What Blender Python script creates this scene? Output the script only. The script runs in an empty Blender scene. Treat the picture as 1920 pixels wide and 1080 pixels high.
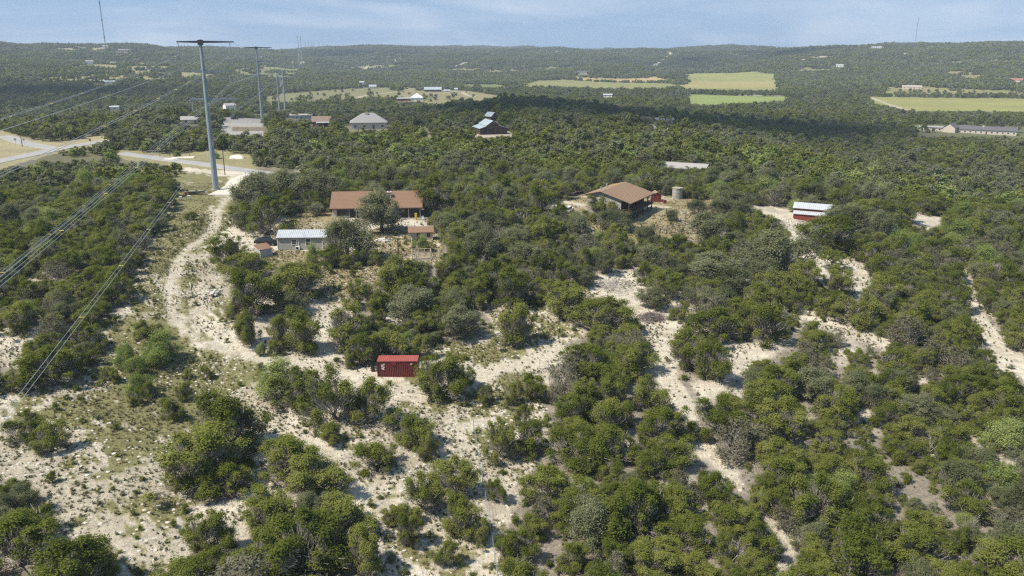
import bpy, bmesh, math, random
import numpy as np
from mathutils import Vector, Matrix

R_ = math.radians
random.seed(7)
SC = bpy.context.scene
COL = SC.collection

# ------------------------------------------------------------------ camera
FPX = 1493.0                      # focal length in photograph pixels (28 mm equivalent)
PITCH = R_(16.5)
CAM = np.array([0.0, 0.0, 47.0])
cam_data = bpy.data.cameras.new('camera')
cam_data.sensor_width = 36.0
cam_data.lens = 36.0 * FPX / 1920.0
cam_data.clip_start = 0.5
cam_data.clip_end = 30000
cam = bpy.data.objects.new('camera', cam_data)
cam.location = CAM
cam.rotation_euler = (math.pi / 2 - PITCH, 0, 0)
COL.objects.link(cam)
SC.camera = cam

# ------------------------------------------------------------------ sky and sun
SUN_EL, SUN_ROT = R_(53), R_(-112)
world = bpy.data.worlds.new('World')
SC.world = world
world.use_nodes = True
wn, wl = world.node_tree.nodes, world.node_tree.links
sky = wn.new('ShaderNodeTexSky')
sky.sky_type = 'NISHITA'
sky.sun_disc = False
sky.sun_elevation = SUN_EL
sky.sun_rotation = SUN_ROT
sky.altitude = 400
sky.air_density = 1.0
sky.dust_density = 0.25
sky.ozone_density = 3.0
bg = wn['Background']
bg.inputs[1].default_value = 0.062
# thin high cloud veil, streaked, drawn by direction
tc = wn.new('ShaderNodeTexCoord')
mp = wn.new('ShaderNodeMapping')
mp.inputs['Scale'].default_value = (1.3, 1.3, 8.0)
wl.new(tc.outputs['Generated'], mp.inputs[0])
nz = wn.new('ShaderNodeTexNoise')
nz.inputs['Scale'].default_value = 3.0
nz.inputs['Detail'].default_value = 6
nz.inputs['Roughness'].default_value = 0.55
nz.inputs['Distortion'].default_value = 0.5
wl.new(mp.outputs[0], nz.inputs['Vector'])
cr = wn.new('ShaderNodeValToRGB')
cr.color_ramp.elements[0].position = 0.45
cr.color_ramp.elements[1].position = 0.76
wl.new(nz.outputs['Fac'], cr.inputs[0])
cm = wn.new('ShaderNodeMath'); cm.operation = 'MULTIPLY'; cm.inputs[1].default_value = 0.85
wl.new(cr.outputs[0], cm.inputs[0])
mx = wn.new('ShaderNodeMix'); mx.data_type = 'RGBA'
mx.inputs[7].default_value = (6.4, 7.0, 7.8, 1)
wl.new(cm.outputs[0], mx.inputs[0])
ev = wn.new('ShaderNodeMix'); ev.data_type = 'RGBA'      # even blue of a lightly veiled sky
ev.inputs[0].default_value = 0.78
ev.inputs[7].default_value = (1.30, 3.0, 5.7, 1)
wl.new(sky.outputs[0], ev.inputs[6])
wl.new(ev.outputs[2], mx.inputs[6])
wl.new(mx.outputs[2], bg.inputs[0])

sun_data = bpy.data.lights.new('sun', 'SUN')
sun_data.energy = 3.9
sun_data.angle = R_(1.5)
sun_data.color = (1.0, 0.94, 0.82)
sun = bpy.data.objects.new('sun', sun_data)
sd = Vector((math.sin(SUN_ROT) * math.cos(SUN_EL), math.cos(SUN_ROT) * math.cos(SUN_EL), math.sin(SUN_EL)))
sun.rotation_euler = sd.to_track_quat('Z', 'Y').to_euler()
sun.location = sd * 400
COL.objects.link(sun)

SC.view_settings.view_transform = 'Standard'
SC.view_settings.look = 'None'
SC.view_settings.exposure = 0.95
SC.view_settings.gamma = 1.0
SC.view_settings.use_curve_mapping = False
SC.render.engine = 'CYCLES'
SC.cycles.max_bounces = 4
SC.cycles.diffuse_bounces = 3
SC.cycles.glossy_bounces = 2
SC.cycles.transmission_bounces = 2
SC.cycles.volume_bounces = 0
SC.cycles.use_denoising = False
SC.cycles.sample_clamp_indirect = 4.0
SC.cycles.filter_width = 1.3

# ------------------------------------------------------------------ numpy noise
def _hash(ix, iy, seed):
    h = (ix.astype(np.int64) * 374761393 + iy.astype(np.int64) * 668265263 + seed * 1274126177) & 0xFFFFFFFF
    h = ((h ^ (h >> 13)) * 1274126177) & 0xFFFFFFFF
    h = h ^ (h >> 16)
    return (h & 0xFFFF) / 65535.0
def vnoise(x, y, seed=0):
    x = np.asarray(x, float); y = np.asarray(y, float)
    ix = np.floor(x); iy = np.floor(y)
    fx = x - ix; fy = y - iy
    fx = fx * fx * (3 - 2 * fx); fy = fy * fy * (3 - 2 * fy)
    a = _hash(ix, iy, seed); b = _hash(ix + 1, iy, seed)
    c = _hash(ix, iy + 1, seed); d = _hash(ix + 1, iy + 1, seed)
    return (a * (1 - fx) + b * fx) * (1 - fy) + (c * (1 - fx) + d * fx) * fy
def fbm(x, y, seed=0, octv=4):
    s = 0; a = 0.5; t = 0
    for k in range(octv):
        s = s + a * vnoise(x * 2 ** k, y * 2 ** k, seed + 17 * k); t += a; a *= 0.5
    return s / t          # 0..1

# ------------------------------------------------------------------ terrain height
T_AZ = [-75, -32, -22, -11, 0, 11, 22, 32, 75]
T_R = [1, 60, 110, 170, 250, 350, 450, 550, 700, 900, 1200, 1600, 2100, 2700, 3400, 4500, 7000, 10500]
T_Z = [
    [-4, -2, 1, 5, 6, 6, 6, 4, -4, -8, 0, 15, 45, 55, 40, 20, 0, 0],
    [-4, -2, 1, 5, 6, 6, 6, 4, -8, -9, 1, 17, 42, 58, 40, 20, 0, 0],
    [-4, -2, 0, 5, 6, 6, 6.5, 7, -6, -11, 0, 12, 34, 58, 45, 20, 0, 0],
    [-4, -2, 0, 5.5, 6, 7, 8, 4, -8, -13, -13, -10, 4, 22, 46, 50, 0, 0],
    [-4, -2, 0, 5, 6, 7.5, 8, 3, 4, -12, -13, -13, -4, 20, 50, 58, 0, 0],
    [-4, -2.5, 0, 4, 6, 6, 6, 3, -7, -13, -13, -13, -4, 26, 56, 50, 0, 0],
    [-4, -3, -1, 2, 4, 0, -7, -11, -13, -13, -13, -6, 12, 46, 54, 40, 0, 0],
    [-4, -3, -2, 0, 0, -6, -11, -12, -13, -13, -10, 7, 36, 56, 50, 30, 0, 0],
    [-4, -3, -2, 0, 0, -6, -11, -12, -13, -13, -5, 13, 40, 58, 50, 30, 0, 0],
]
_lr = np.log(np.array(T_R, float))
def _pchip(x, y, xi):
    h = np.diff(x); dl = np.diff(y) / h
    m = np.zeros(len(x))
    for i in range(1, len(x) - 1):
        if dl[i - 1] * dl[i] > 0:
            w1 = 2 * h[i] + h[i - 1]; w2 = h[i] + 2 * h[i - 1]
            m[i] = (w1 + w2) / (w1 / dl[i - 1] + w2 / dl[i])
    k = np.clip(np.searchsorted(x, xi) - 1, 0, len(x) - 2)
    t = (xi - x[k]) / h[k]
    return ((2 * t**3 - 3 * t**2 + 1) * y[k] + (t**3 - 2 * t**2 + t) * h[k] * m[k]
            + (-2 * t**3 + 3 * t**2) * y[k + 1] + (t**3 - t**2) * h[k] * m[k + 1])
_NL, _NA = 500, 301
_li = np.linspace(0, _lr[-1], _NL)
_cols = np.array([_pchip(_lr, np.array(z, float), _li) for z in T_Z])
_ai = np.linspace(-75, 75, _NA)
_grid = np.array([_pchip(np.array(T_AZ, float), _cols[:, j], _ai) for j in range(_NL)]).T     # (az, r)
def height(x, y):
    x = np.asarray(x, float); y = np.asarray(y, float)
    r = np.hypot(x, y) + 1e-6
    az = np.clip(np.degrees(np.arctan2(x, y)), -74.99, 74.99)
    fa = (az + 75) / 150 * (_NA - 1); fl = np.clip(np.log(np.maximum(r, 1.0)) / _lr[-1] * (_NL - 1), 0, _NL - 1.001)
    ia = fa.astype(int); il = fl.astype(int); ta = fa - ia; tl = fl - il
    z = ((_grid[ia, il] * (1 - ta) + _grid[ia + 1, il] * ta) * (1 - tl) + (_grid[ia, il + 1] * (1 - ta) + _grid[ia + 1, il + 1] * ta) * tl)
    near = np.clip((420 - r) / 160, 0, 1)
    z = z + near * ((fbm(x / 26, y / 26, 3, 3) - .5) * 1.6 + (fbm(x / 5, y / 5, 5, 2) - .5) * .28)
    far = np.clip((r - 1500) / 900, 0, 1)
    z = z + far * ((fbm(x / 520 + 3.1, y / 520, 11, 4) - .5) * 58 + (0.5 - np.abs(fbm(x / 430, y / 430, 23, 3) - .5) * 4) * 20)
    mid = np.clip((r - 380) / 200, 0, 1) * np.clip((1500 - r) / 500, 0, 1)
    z = z + mid * (fbm(x / 120, y / 120, 31, 3) - .5) * 5
    return z

# ------------------------------------------------------------------ photograph pixel <-> place
cp, sp = math.cos(PITCH), math.sin(PITCH)
def ray(u, v):
    a = u - 960.0; b = v - 540.0
    d = np.array([a, FPX * cp - b * sp, -(FPX * sp + b * cp)])
    return d / np.linalg.norm(d)
_ts = np.geomspace(30, 9500, 2600)
def unproj(u, v, off=0.0, tmin=30):
    """where the line of sight through a pixel first meets the terrain raised by off"""
    d = ray(u, v)
    P = CAM[None, :] + _ts[:, None] * d[None, :]
    g = P[:, 2] - (height(P[:, 0], P[:, 1]) + off)
    k = np.nonzero((g < 0) & (_ts > tmin))[0]
    if len(k) == 0:
        return P[-1].copy()
    k = max(k[0], 1)
    a, b = g[k - 1], g[k]
    t = _ts[k - 1] + (_ts[k] - _ts[k - 1]) * (a / (a - b) if a != b else 0)
    return CAM + t * d
def at_dist(u, v, r):
    d = ray(u, v)
    return CAM + d * (r / math.hypot(d[0], d[1]))
def project(x, y, z):
    x = np.asarray(x, float); y = np.asarray(y, float); z = np.asarray(z, float) - CAM[2]
    dep = y * cp - z * sp
    up = y * sp + z * cp
    return 960 + FPX * x / dep, 540 - FPX * up / dep, dep
def polyw(pts, z=None):
    out = []
    for u, v in pts:
        if z is None:
            p = unproj(u, v)
        else:
            d = ray(u, v); t = (z - CAM[2]) / d[2]; p = CAM + d * t
        out.append((p[0], p[1]))
    return np.array(out)
def inpoly(x, y, poly):
    n = len(poly); c = np.zeros(np.shape(x), bool); j = n - 1
    for i in range(n):
        xi, yi = poly[i]; xj, yj = poly[j]
        if yi != yj:
            c ^= ((yi > y) != (yj > y)) & (x < (xj - xi) * (y - yi) / (yj - yi) + xi)
        j = i
    return c
def dist_line(x, y, pts):
    """distance to a polyline"""
    best = np.full(np.shape(x), 1e9)
    for (ax, ay), (bx, by) in zip(pts[:-1], pts[1:]):
        dx, dy = bx - ax, by - ay
        t = np.clip(((x - ax) * dx + (y - ay) * dy) / (dx * dx + dy * dy + 1e-9), 0, 1)
        best = np.minimum(best, np.hypot(x - ax - t * dx, y - ay - t * dy))
    return best
def smooth_line(pts, n=8):
    P = [np.array(p, float) for p in pts]
    P = [2 * P[0] - P[1]] + P + [2 * P[-1] - P[-2]]
    out = []
    for i in range(1, len(P) - 2):
        for k in range(n):
            t = k / n
            out.append(0.5 * ((2 * P[i]) + (-P[i - 1] + P[i + 1]) * t + (2 * P[i - 1] - 5 * P[i] + 4 * P[i + 1] - P[i + 2]) * t * t
                              + (-P[i - 1] + 3 * P[i] - 3 * P[i + 1] + P[i + 2]) * t ** 3))
    out.append(P[-2])
    return np.array(out)

# ------------------------------------------------------------------ materials
MATS = {}
def mat(name, col, rough=0.8, var=0.12, scale=3.0, metal=0.0, bump=0.0, spec=0.3, coord='Object', col2=None, stretch=(1, 1, 1)):
    if name in MATS:
        return MATS[name]
    m = bpy.data.materials.new(name); m.use_nodes = True
    n, l = m.node_tree.nodes, m.node_tree.links
    b = n['Principled BSDF']
    b.inputs['Roughness'].default_value = rough
    b.inputs['Metallic'].default_value = metal
    b.inputs['Specular IOR Level'].default_value = spec
    t = n.new('ShaderNodeTexCoord'); mpn = n.new('ShaderNodeMapping'); mpn.inputs['Scale'].default_value = stretch
    l.new(t.outputs[coord], mpn.inputs[0])
    nn = n.new('ShaderNodeTexNoise'); nn.inputs['Scale'].default_value = scale; nn.inputs['Detail'].default_value = 5
    nn.inputs['Roughness'].default_value = 0.65
    l.new(mpn.outputs[0], nn.inputs['Vector'])
    r = n.new('ShaderNodeValToRGB')
    r.color_ramp.elements[0].position = 0.3; r.color_ramp.elements[1].position = 0.7
    c2 = col2 if col2 else tuple(min(1, c * (1 + var)) for c in col)
    c1 = tuple(c * (1 - var) for c in col) if not col2 else col
    r.color_ramp.elements[0].color = (*c1, 1); r.color_ramp.elements[1].color = (*c2, 1)
    l.new(nn.outputs['Fac'], r.inputs[0]); l.new(r.outputs[0], b.inputs['Base Color'])
    if bump:
        bp = n.new('ShaderNodeBump'); bp.inputs['Strength'].default_value = bump; bp.inputs['Distance'].default_value = 0.05
        l.new(nn.outputs['Fac'], bp.inputs['Height']); l.new(bp.outputs[0], b.inputs['Normal'])
    MATS[name] = m
    return m
def glass_mat():
    if 'window_glass' in MATS: return MATS['window_glass']
    m = mat('window_glass', (0.02, 0.025, 0.03), rough=0.12, var=0.3, scale=0.6, spec=0.6)
    return m

def leaf_mat(name, c0, c1, c2, twig=(0.34, 0.31, 0.26), trans=0.42, objvar=0.75):
    m = bpy.data.materials.new(name); m.use_nodes = True
    n, l = m.node_tree.nodes, m.node_tree.links
    n.remove(n['Principled BSDF'])
    at = n.new('ShaderNodeAttribute'); at.attribute_name = 'tone'
    oi = n.new('ShaderNodeObjectInfo')
    k = n.new('ShaderNodeMath'); k.operation = 'MULTIPLY_ADD'; k.inputs[1].default_value = objvar; k.inputs[2].default_value = -objvar / 2
    l.new(oi.outputs['Random'], k.inputs[0])
    ad = n.new('ShaderNodeMath'); ad.operation = 'ADD'
    l.new(k.outputs[0], ad.inputs[0]); l.new(at.outputs['Fac'], ad.inputs[1])
    r = n.new('ShaderNodeValToRGB'); e = r.color_ramp.elements
    e[0].position = 0.1; e[0].color = (*c0, 1); e[1].position = 0.9; e[1].color = (*c2, 1)
    md = e.new(0.5); md.color = (*c1, 1)
    l.new(ad.outputs[0], r.inputs[0])
    gt = n.new('ShaderNodeMath'); gt.operation = 'GREATER_THAN'; gt.inputs[1].default_value = 2.0
    l.new(at.outputs['Fac'], gt.inputs[0])
    mixc = n.new('ShaderNodeMix'); mixc.data_type = 'RGBA'
    l.new(gt.outputs[0], mixc.inputs[0]); l.new(r.outputs[0], mixc.inputs[6]); mixc.inputs[7].default_value = (*twig, 1)
    d = n.new('ShaderNodeBsdfDiffuse'); tr = n.new('ShaderNodeBsdfTranslucent'); ms = n.new('ShaderNodeMixShader')
    ms.inputs[0].default_value = trans
    l.new(mixc.outputs[2], d.inputs[0]); l.new(mixc.outputs[2], tr.inputs[0])
    l.new(d.outputs[0], ms.inputs[1]); l.new(tr.outputs[0], ms.inputs[2])
    l.new(ms.outputs[0], n['Material Output'].inputs[0])
    MATS[name] = m
    return m
M_JUN = leaf_mat('juniper_leaf', (0.098, 0.120, 0.024), (0.162, 0.184, 0.038), (0.236, 0.248, 0.066))
M_OAK = leaf_mat('oak_leaf', (0.116, 0.130, 0.062), (0.170, 0.184, 0.092), (0.230, 0.238, 0.132))
M_PALE = leaf_mat('pale_leaf', (0.17, 0.225, 0.055), (0.235, 0.285, 0.080), (0.30, 0.335, 0.120))
M_GREY = leaf_mat('grey_twig_leaf', (0.13, 0.125, 0.07), (0.175, 0.165, 0.105), (0.22, 0.21, 0.145), twig=(0.36, 0.33, 0.28))
M_SPIKE = leaf_mat('sotol_leaf', (0.13, 0.14, 0.04), (0.18, 0.18, 0.06), (0.22, 0.21, 0.08))
M_TUFT = leaf_mat('tuft_blade', (0.085, 0.09, 0.035), (0.13, 0.125, 0.055), (0.21, 0.18, 0.09), trans=0.15)
M_BARK = mat('bark', (0.13, 0.11, 0.09), rough=0.9, var=0.35, scale=2.0)
M_DEAD = mat('dead_wood', (0.30, 0.27, 0.24), rough=0.9, var=0.25, scale=2.0)

# ------------------------------------------------------------------ mesh builder
class MB:
    def __init__(self):
        self.v = []; self.f = []
    def add(self, vs, fs):
        o = len(self.v); self.v += [tuple(map(float, p)) for p in vs]; self.f += [tuple(i + o for i in f) for f in fs]
        return self
    def box(self, x0, y0, z0, x1, y1, z1):
        return self.add([(x0, y0, z0), (x1, y0, z0), (x1, y1, z0), (x0, y1, z0), (x0, y0, z1), (x1, y0, z1), (x1, y1, z1), (x0, y1, z1)],
                        [(0, 3, 2, 1), (4, 5, 6, 7), (0, 1, 5, 4), (1, 2, 6, 5), (2, 3, 7, 6), (3, 0, 4, 7)])
    def prism(self, prof, a0, a1, axis='x'):
        """closed profile extruded; prof in the two other axes"""
        n = len(prof)
        def pt(p, a):
            return (a, p[0], p[1]) if axis == 'x' else ((p[0], a, p[1]) if axis == 'y' else (p[0], p[1], a))
        vs = [pt(p, a0) for p in prof] + [pt(p, a1) for p in prof]
        fs = [tuple(range(n)), tuple(range(2 * n - 1, n - 1, -1))] + [(i, i + n, (i + 1) % n + n, (i + 1) % n) for i in range(n)]
        return self.add(vs, fs)
    def slab(self, quad, th):
        """a thick sheet: four corners, thickness straight down"""
        q = [Vector(p) for p in quad]
        d = Vector((0, 0, -th))
        vs = q + [p + d for p in q]
        return self.add(vs, [(0, 1, 2, 3), (7, 6, 5, 4), (0, 4, 5, 1), (1, 5, 6, 2), (2, 6, 7, 3), (3, 7, 4, 0)])
    def tube(self, pts, rad, n=6, cap=True):
        pts = [Vector(p) for p in pts]
        if not hasattr(rad, '__len__'): rad = [rad] * len(pts)
        vs = []; fs = []
        for i, p in enumerate(pts):
            t = (pts[min(i + 1, len(pts) - 1)] - pts[max(i - 1, 0)])
            t = t.normalized() if t.length > 1e-9 else Vector((0, 0, 1))
            a = t.cross(Vector((0, 0, 1)));
            if a.length < 1e-3: a = t.cross(Vector((1, 0, 0)))
            a.normalize(); b = t.cross(a)
            for k in range(n):
                c, s = math.cos(2 * math.pi * k / n), math.sin(2 * math.pi * k / n)
                vs.append(p + (a * c + b * s) * rad[i])
        for i in range(len(pts) - 1):
            for k in range(n):
                fs.append((i * n + k, i * n + (k + 1) % n, (i + 1) * n + (k + 1) % n, (i + 1) * n + k))
        if cap:
            fs.append(tuple(range(n - 1, -1, -1))); fs.append(tuple(range((len(pts) - 1) * n, len(pts) * n)))
        return self.add(vs, fs)
    def mesh(self, name, m):
        me = bpy.data.meshes.new(name); me.from_pydata(self.v, [], self.f); me.update()
        bm = bmesh.new(); bm.from_mesh(me); bmesh.ops.recalc_face_normals(bm, faces=bm.faces); bm.to_mesh(me); bm.free()
        if m: me.materials.append(m)
        return me
    def build(self, name, m, parent=None, loc=None, rz=0):
        o = bpy.data.objects.new(name, self.mesh(name, m)); COL.objects.link(o)
        if parent: o.parent = parent
        if loc is not None: o.location = loc
        o.rotation_euler = (0, 0, rz)
        return o
def tag(o, label=None, cat=None, group=None, kind=None):
    if label: o['label'] = label
    if cat: o['category'] = cat
    if group: o['group'] = group
    if kind: o['kind'] = kind
    return o
def thing(name, label, cat, loc=(0, 0, 0), rz=0, group=None):
    o = bpy.data.objects.new(name, None); COL.objects.link(o)
    o.empty_display_size = 0.2
    o.location = loc; o.rotation_euler = (0, 0, rz)
    return tag(o, label, cat, group)
def bx(name, m, parent, *b):
    return MB().box(*b).build(name, m, parent)
def copy_tree(o, parent=None):
    c = o.copy(); COL.objects.link(c)
    if parent is not None: c.parent = parent
    for ch in o.children: copy_tree(ch, c)
    return c

# ================================================================== GROUND COVER MAP (all in metres on the ground)
C1 = polyw([(345, 312), (490, 324), (450, 362), (440, 420), (480, 440), (545, 400), (625, 398), (640, 412), (800, 412), (835, 440), (828, 500),
            (740, 505), (690, 525), (665, 600), (660, 660), (700, 672), (800, 655), (870, 640), (930, 610), (880, 575), (900, 560), (1000, 580), (1100, 548),
            (1120, 515), (1190, 498), (1210, 540), (1130, 570), (1090, 625), (1060, 650), (1035, 720), (1020, 800), (1015, 850), (1000, 915), (962, 960), (950, 1020),
            (960, 1090), (965, 1300), (690, 1300), (680, 1080), (672, 1000), (660, 960), (610, 935), (560, 915), (500, 930), (440, 985), (400, 1010), (360, 1030),
            (335, 1090), (300, 1300), (90, 1300), (140, 1080), (112, 1010), (60, 935), (0, 900), (-250, 870), (-250, 760), (0, 742), (60, 738), (150, 722),
            (168, 660), (205, 600), (247, 560), (260, 510), (282, 450), (310, 395), (338, 340)])
C2 = polyw([(1105, 525), (1190, 498), (1250, 555), (1310, 590), (1325, 612), (1272, 640), (1258, 700), (1288, 750), (1312, 800), (1345, 865), (1395, 905),
            (1390, 925), (1348, 897), (1305, 850), (1282, 790), (1238, 725), (1215, 660), (1195, 610), (1150, 590), (1105, 565)])
C3 = polyw([(1372, 650), (1440, 632), (1475, 645), (1400, 692), (1345, 735), (1312, 745), (1285, 722), (1378, 702)])
C4 = polyw([(1408, 386), (1490, 390), (1492, 412), (1505, 432), (1530, 475), (1600, 485), (1650, 515), (1645, 562), (1600, 562), (1560, 532), (1500, 495), (1478, 452), (1470, 412), (1420, 402)])
C5 = polyw([(1788, 500), (1815, 508), (1845, 590), (1885, 640), (1925, 685), (1990, 750), (1990, 785), (1882, 685), (1835, 625), (1800, 550)])
C6 = polyw([(1690, 382), (1720, 398), (1782, 408), (1742, 438), (1708, 416)])
C7 = polyw([(1500, 578), (1560, 598), (1690, 640), (1660, 658), (1560, 622), (1500, 602)])
C8 = polyw([(1058, 372), (1092, 366), (1180, 372), (1240, 366), (1345, 378), (1345, 418), (1290, 442), (1200, 446), (1110, 432), (1092, 402), (1056, 396)])
C9 = polyw([(1500, 640), (1590, 655), (1620, 672), (1540, 668)])
C10 = polyw([(1575, 735), (1625, 770), (1640, 800), (1600, 775)])
C11 = polyw([(1845, 828), (1915, 870), (1905, 880), (1850, 845)])
C12 = polyw([(0, 632), (46, 640), (60, 680), (20, 690), (-80, 690), (-80, 640)])
CLEAR_NEAR = [C1, C2, C3, C4, C5, C6, C7, C8, C9, C10, C11, C12]

G_OLIVE = [polyw(p) for p in (
    [(200, 600), (330, 590), (385, 640), (480, 672), (520, 690), (480, 722), (372, 742), (362, 812), (262, 822), (180, 792), (165, 722), (200, 680)],
    [(345, 318), (400, 330), (405, 375), (385, 400), (390, 440), (330, 500), (270, 512), (256, 560), (288, 442), (312, 390)],
    [(395, 560), (430, 520), (420, 480), (445, 500), (450, 600), (400, 590)], [(345, 330), (420, 330), (470, 335), (450, 375), (432, 420), (395, 470), (380, 520), (370, 600), (300, 640), (230, 610), (262, 520), (300, 430), (330, 360)], [(0, 745), (160, 700), (200, 620), (380, 640), (470, 670), (520, 700), (480, 830), (460, 900), (380, 930), (300, 1080), (130, 1080), (110, 1000), (0, 900)], [(800, 560), (1050, 540), (1100, 600), (1050, 700), (1000, 900), (950, 1080), (700, 1080), (700, 880), (600, 800), (700, 730), (850, 680)])]
G_TAN = [polyw(p) for p in (
    [(480, 470), (640, 468), (720, 500), (700, 560), (610, 575), (560, 520), (480, 490)],
    [(540, 388), (625, 392), (640, 470), (520, 440)],
    [(690, 430), (835, 430), (832, 505), (700, 505)],
    [(1050, 372), (1095, 366), (1180, 372), (1240, 366), (1348, 374), (1348, 422), (1285, 446), (1195, 448), (1100, 436), (1060, 398)])]
P_SAND = [(smooth_line(polyw(p)), w) for p, w in (
    ([(478, 326), (442, 362), (412, 390), (400, 430), (345, 478), (325, 540), (335, 600), (382, 640), (450, 664), (560, 680), (640, 700), (700, 722)], 1.5),
    ([(1130, 518), (1185, 562), (1265, 600), (1240, 660), (1258, 730), (1292, 790), (1330, 860), (1370, 895)], 1.7),
    ([(1405, 394), (1470, 402), (1490, 432), (1512, 470), (1560, 515), (1635, 552)], 2.2),
    ([(1802, 512), (1832, 585), (1882, 645), (1960, 730)], 1.0),
    ([(1695, 395), (1730, 420), (1772, 414)], 1.6),
    ([(1330, 725), (1400, 680), (1465, 640)], 2.2),
    ([(700, 722), (800, 740), (900, 700), (1000, 680), (1060, 660)], 3.0),
    ([(1015, 384), (1035, 380), (1062, 378), (1092, 384)], 1.5), ([(1205, 392), (1225, 386), (1250, 388)], 1.6))]
ZF = -12.5
def px_poly(p): return polyw(p)
FIELDS = [   # (polygon, albedo, tree chance)
    (px_poly([(930, 167), (1000, 152), (1075, 150), (1240, 156), (1290, 160), (1240, 167), (1000, 164)]), (0.23, 0.225, 0.085), 0.0),
    (px_poly([(1075, 144), (1230, 145), (1280, 151), (1235, 155), (1080, 150)]), (0.40, 0.29, 0.14), 0.0),
    (px_poly([(1272, 168), (1292, 137), (1455, 139), (1470, 169)]), (0.25, 0.25, 0.085), 0.0),
    (px_poly([(1285, 158), (1300, 151), (1462, 152), (1466, 164), (1280, 164)]), (0.31, 0.27, 0.105), 0.0),
    (px_poly([(1290, 177), (1478, 181), (1472, 190), (1335, 196), (1292, 196)]), (0.22, 0.26, 0.08), 0.0),
    (px_poly([(1628, 181), (1760, 184), (2050, 187), (2050, 212), (1720, 209), (1640, 197)]), (0.26, 0.25, 0.085), 0.0),
    (px_poly([(495, 182), (560, 173), (640, 166), (745, 163), (748, 188), (640, 193), (540, 198), (497, 198)]), (0.20, 0.19, 0.09), 0.03),
    (px_poly([(748, 163), (870, 170), (948, 182), (905, 198), (790, 197), (748, 188)]), (0.24, 0.21, 0.11), 0.02),
    (px_poly([(855, 158), (990, 158), (945, 170), (870, 168)]), (0.17, 0.19, 0.07), 0.10),
    (px_poly([(830, 128), (905, 130), (1050, 123), (1040, 130), (960, 140), (850, 134)]), (0.19, 0.18, 0.09), 0.35),
    (px_poly([(60, 147), (200, 137), (330, 134), (450, 146), (440, 152), (250, 154), (80, 156)]), (0.27, 0.24, 0.11), 0.22),
    (px_poly([(140, 122), (230, 122), (330, 130), (330, 140), (200, 140)]), (0.26, 0.23, 0.11), 0.35),
    (px_poly([(430, 130), (560, 126), (562, 150), (500, 148), (440, 142)]), (0.19, 0.19, 0.08), 0.15),
    (px_poly([(1490, 134), (1520, 128), (1560, 130), (1565, 138), (1545, 137)]), (0.20, 0.19, 0.08), 0.2),
    (px_poly([(1772, 134), (1862, 136), (1845, 151), (1782, 151)]), (0.23, 0.20, 0.09), 0.15),
    (px_poly([(1654, 164), (1690, 160), (1800, 166), (1920, 172), (1920, 182), (1660, 180)]), (0.23, 0.21, 0.09), 0.12),
    (px_poly([(1780, 252), (1700, 243), (1700, 234), (1960, 238), (1960, 275), (1850, 268)]), (0.12, 0.13, 0.06), 0.04),
    (px_poly([(700, 118), (745, 122), (745, 128), (690, 128)]), (0.16, 0.18, 0.06), 0.2),
    (px_poly([(0, 245), (60, 262), (110, 268), (190, 252), (205, 262), (190, 272), (110, 286), (0, 318), (-60, 320), (-60, 245)]), (0.30, 0.26, 0.15), 0.0),
    (px_poly([(225, 280), (330, 290), (400, 280), (470, 290), (490, 325), (330, 312), (225, 298)]), (0.26, 0.23, 0.12), 0.02),
    (px_poly([(412, 224), (498, 221), (498, 254), (446, 256), (414, 244)]), (0.30, 0.285, 0.26), 0.0),
    (px_poly([(640, 236), (735, 236), (735, 246), (640, 246)]), (0.20, 0.19, 0.12), 0.0),
    (px_poly([(885, 248), (960, 246), (965, 258), (890, 258)]), (0.42, 0.36, 0.28), 0.0),
    (px_poly([(780, 232), (795, 232), (822, 262), (810, 264)]), (0.20, 0.19, 0.12), 0.0),
    (px_poly([(1090, 212), (1190, 210), (1250, 222), (1370, 238), (1350, 252), (1250, 244), (1110, 232)]), (0.44, 0.39, 0.31), 0.38),
    (px_poly([(560, 93), (566, 93), (566, 132), (554, 132)]), (0.26, 0.21, 0.14), 0.0),
]
HILL_TRACKS = [(polyw(p), w) for p, w in (
    ([(1258, 98), (1245, 112), (1226, 126)], 9), ([(742, 113), (718, 122), (692, 128)], 8), ([(1700, 98), (1695, 104)], 8),
    ([(1500, 114), (1530, 109), (1560, 107)], 14), ([(860, 124), (885, 113)], 8), ([(1632, 183), (1660, 193), (1702, 208)], 2.6), ([(1290, 176.5), (1478, 179.5)], 3.2),
    ([(868, 172), (873, 178), (890, 182)], 2.5), ([(560, 197), (640, 190), (690, 178), (745, 172)], 2.8), ([(640, 99), (690, 102)], 6))]

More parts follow.
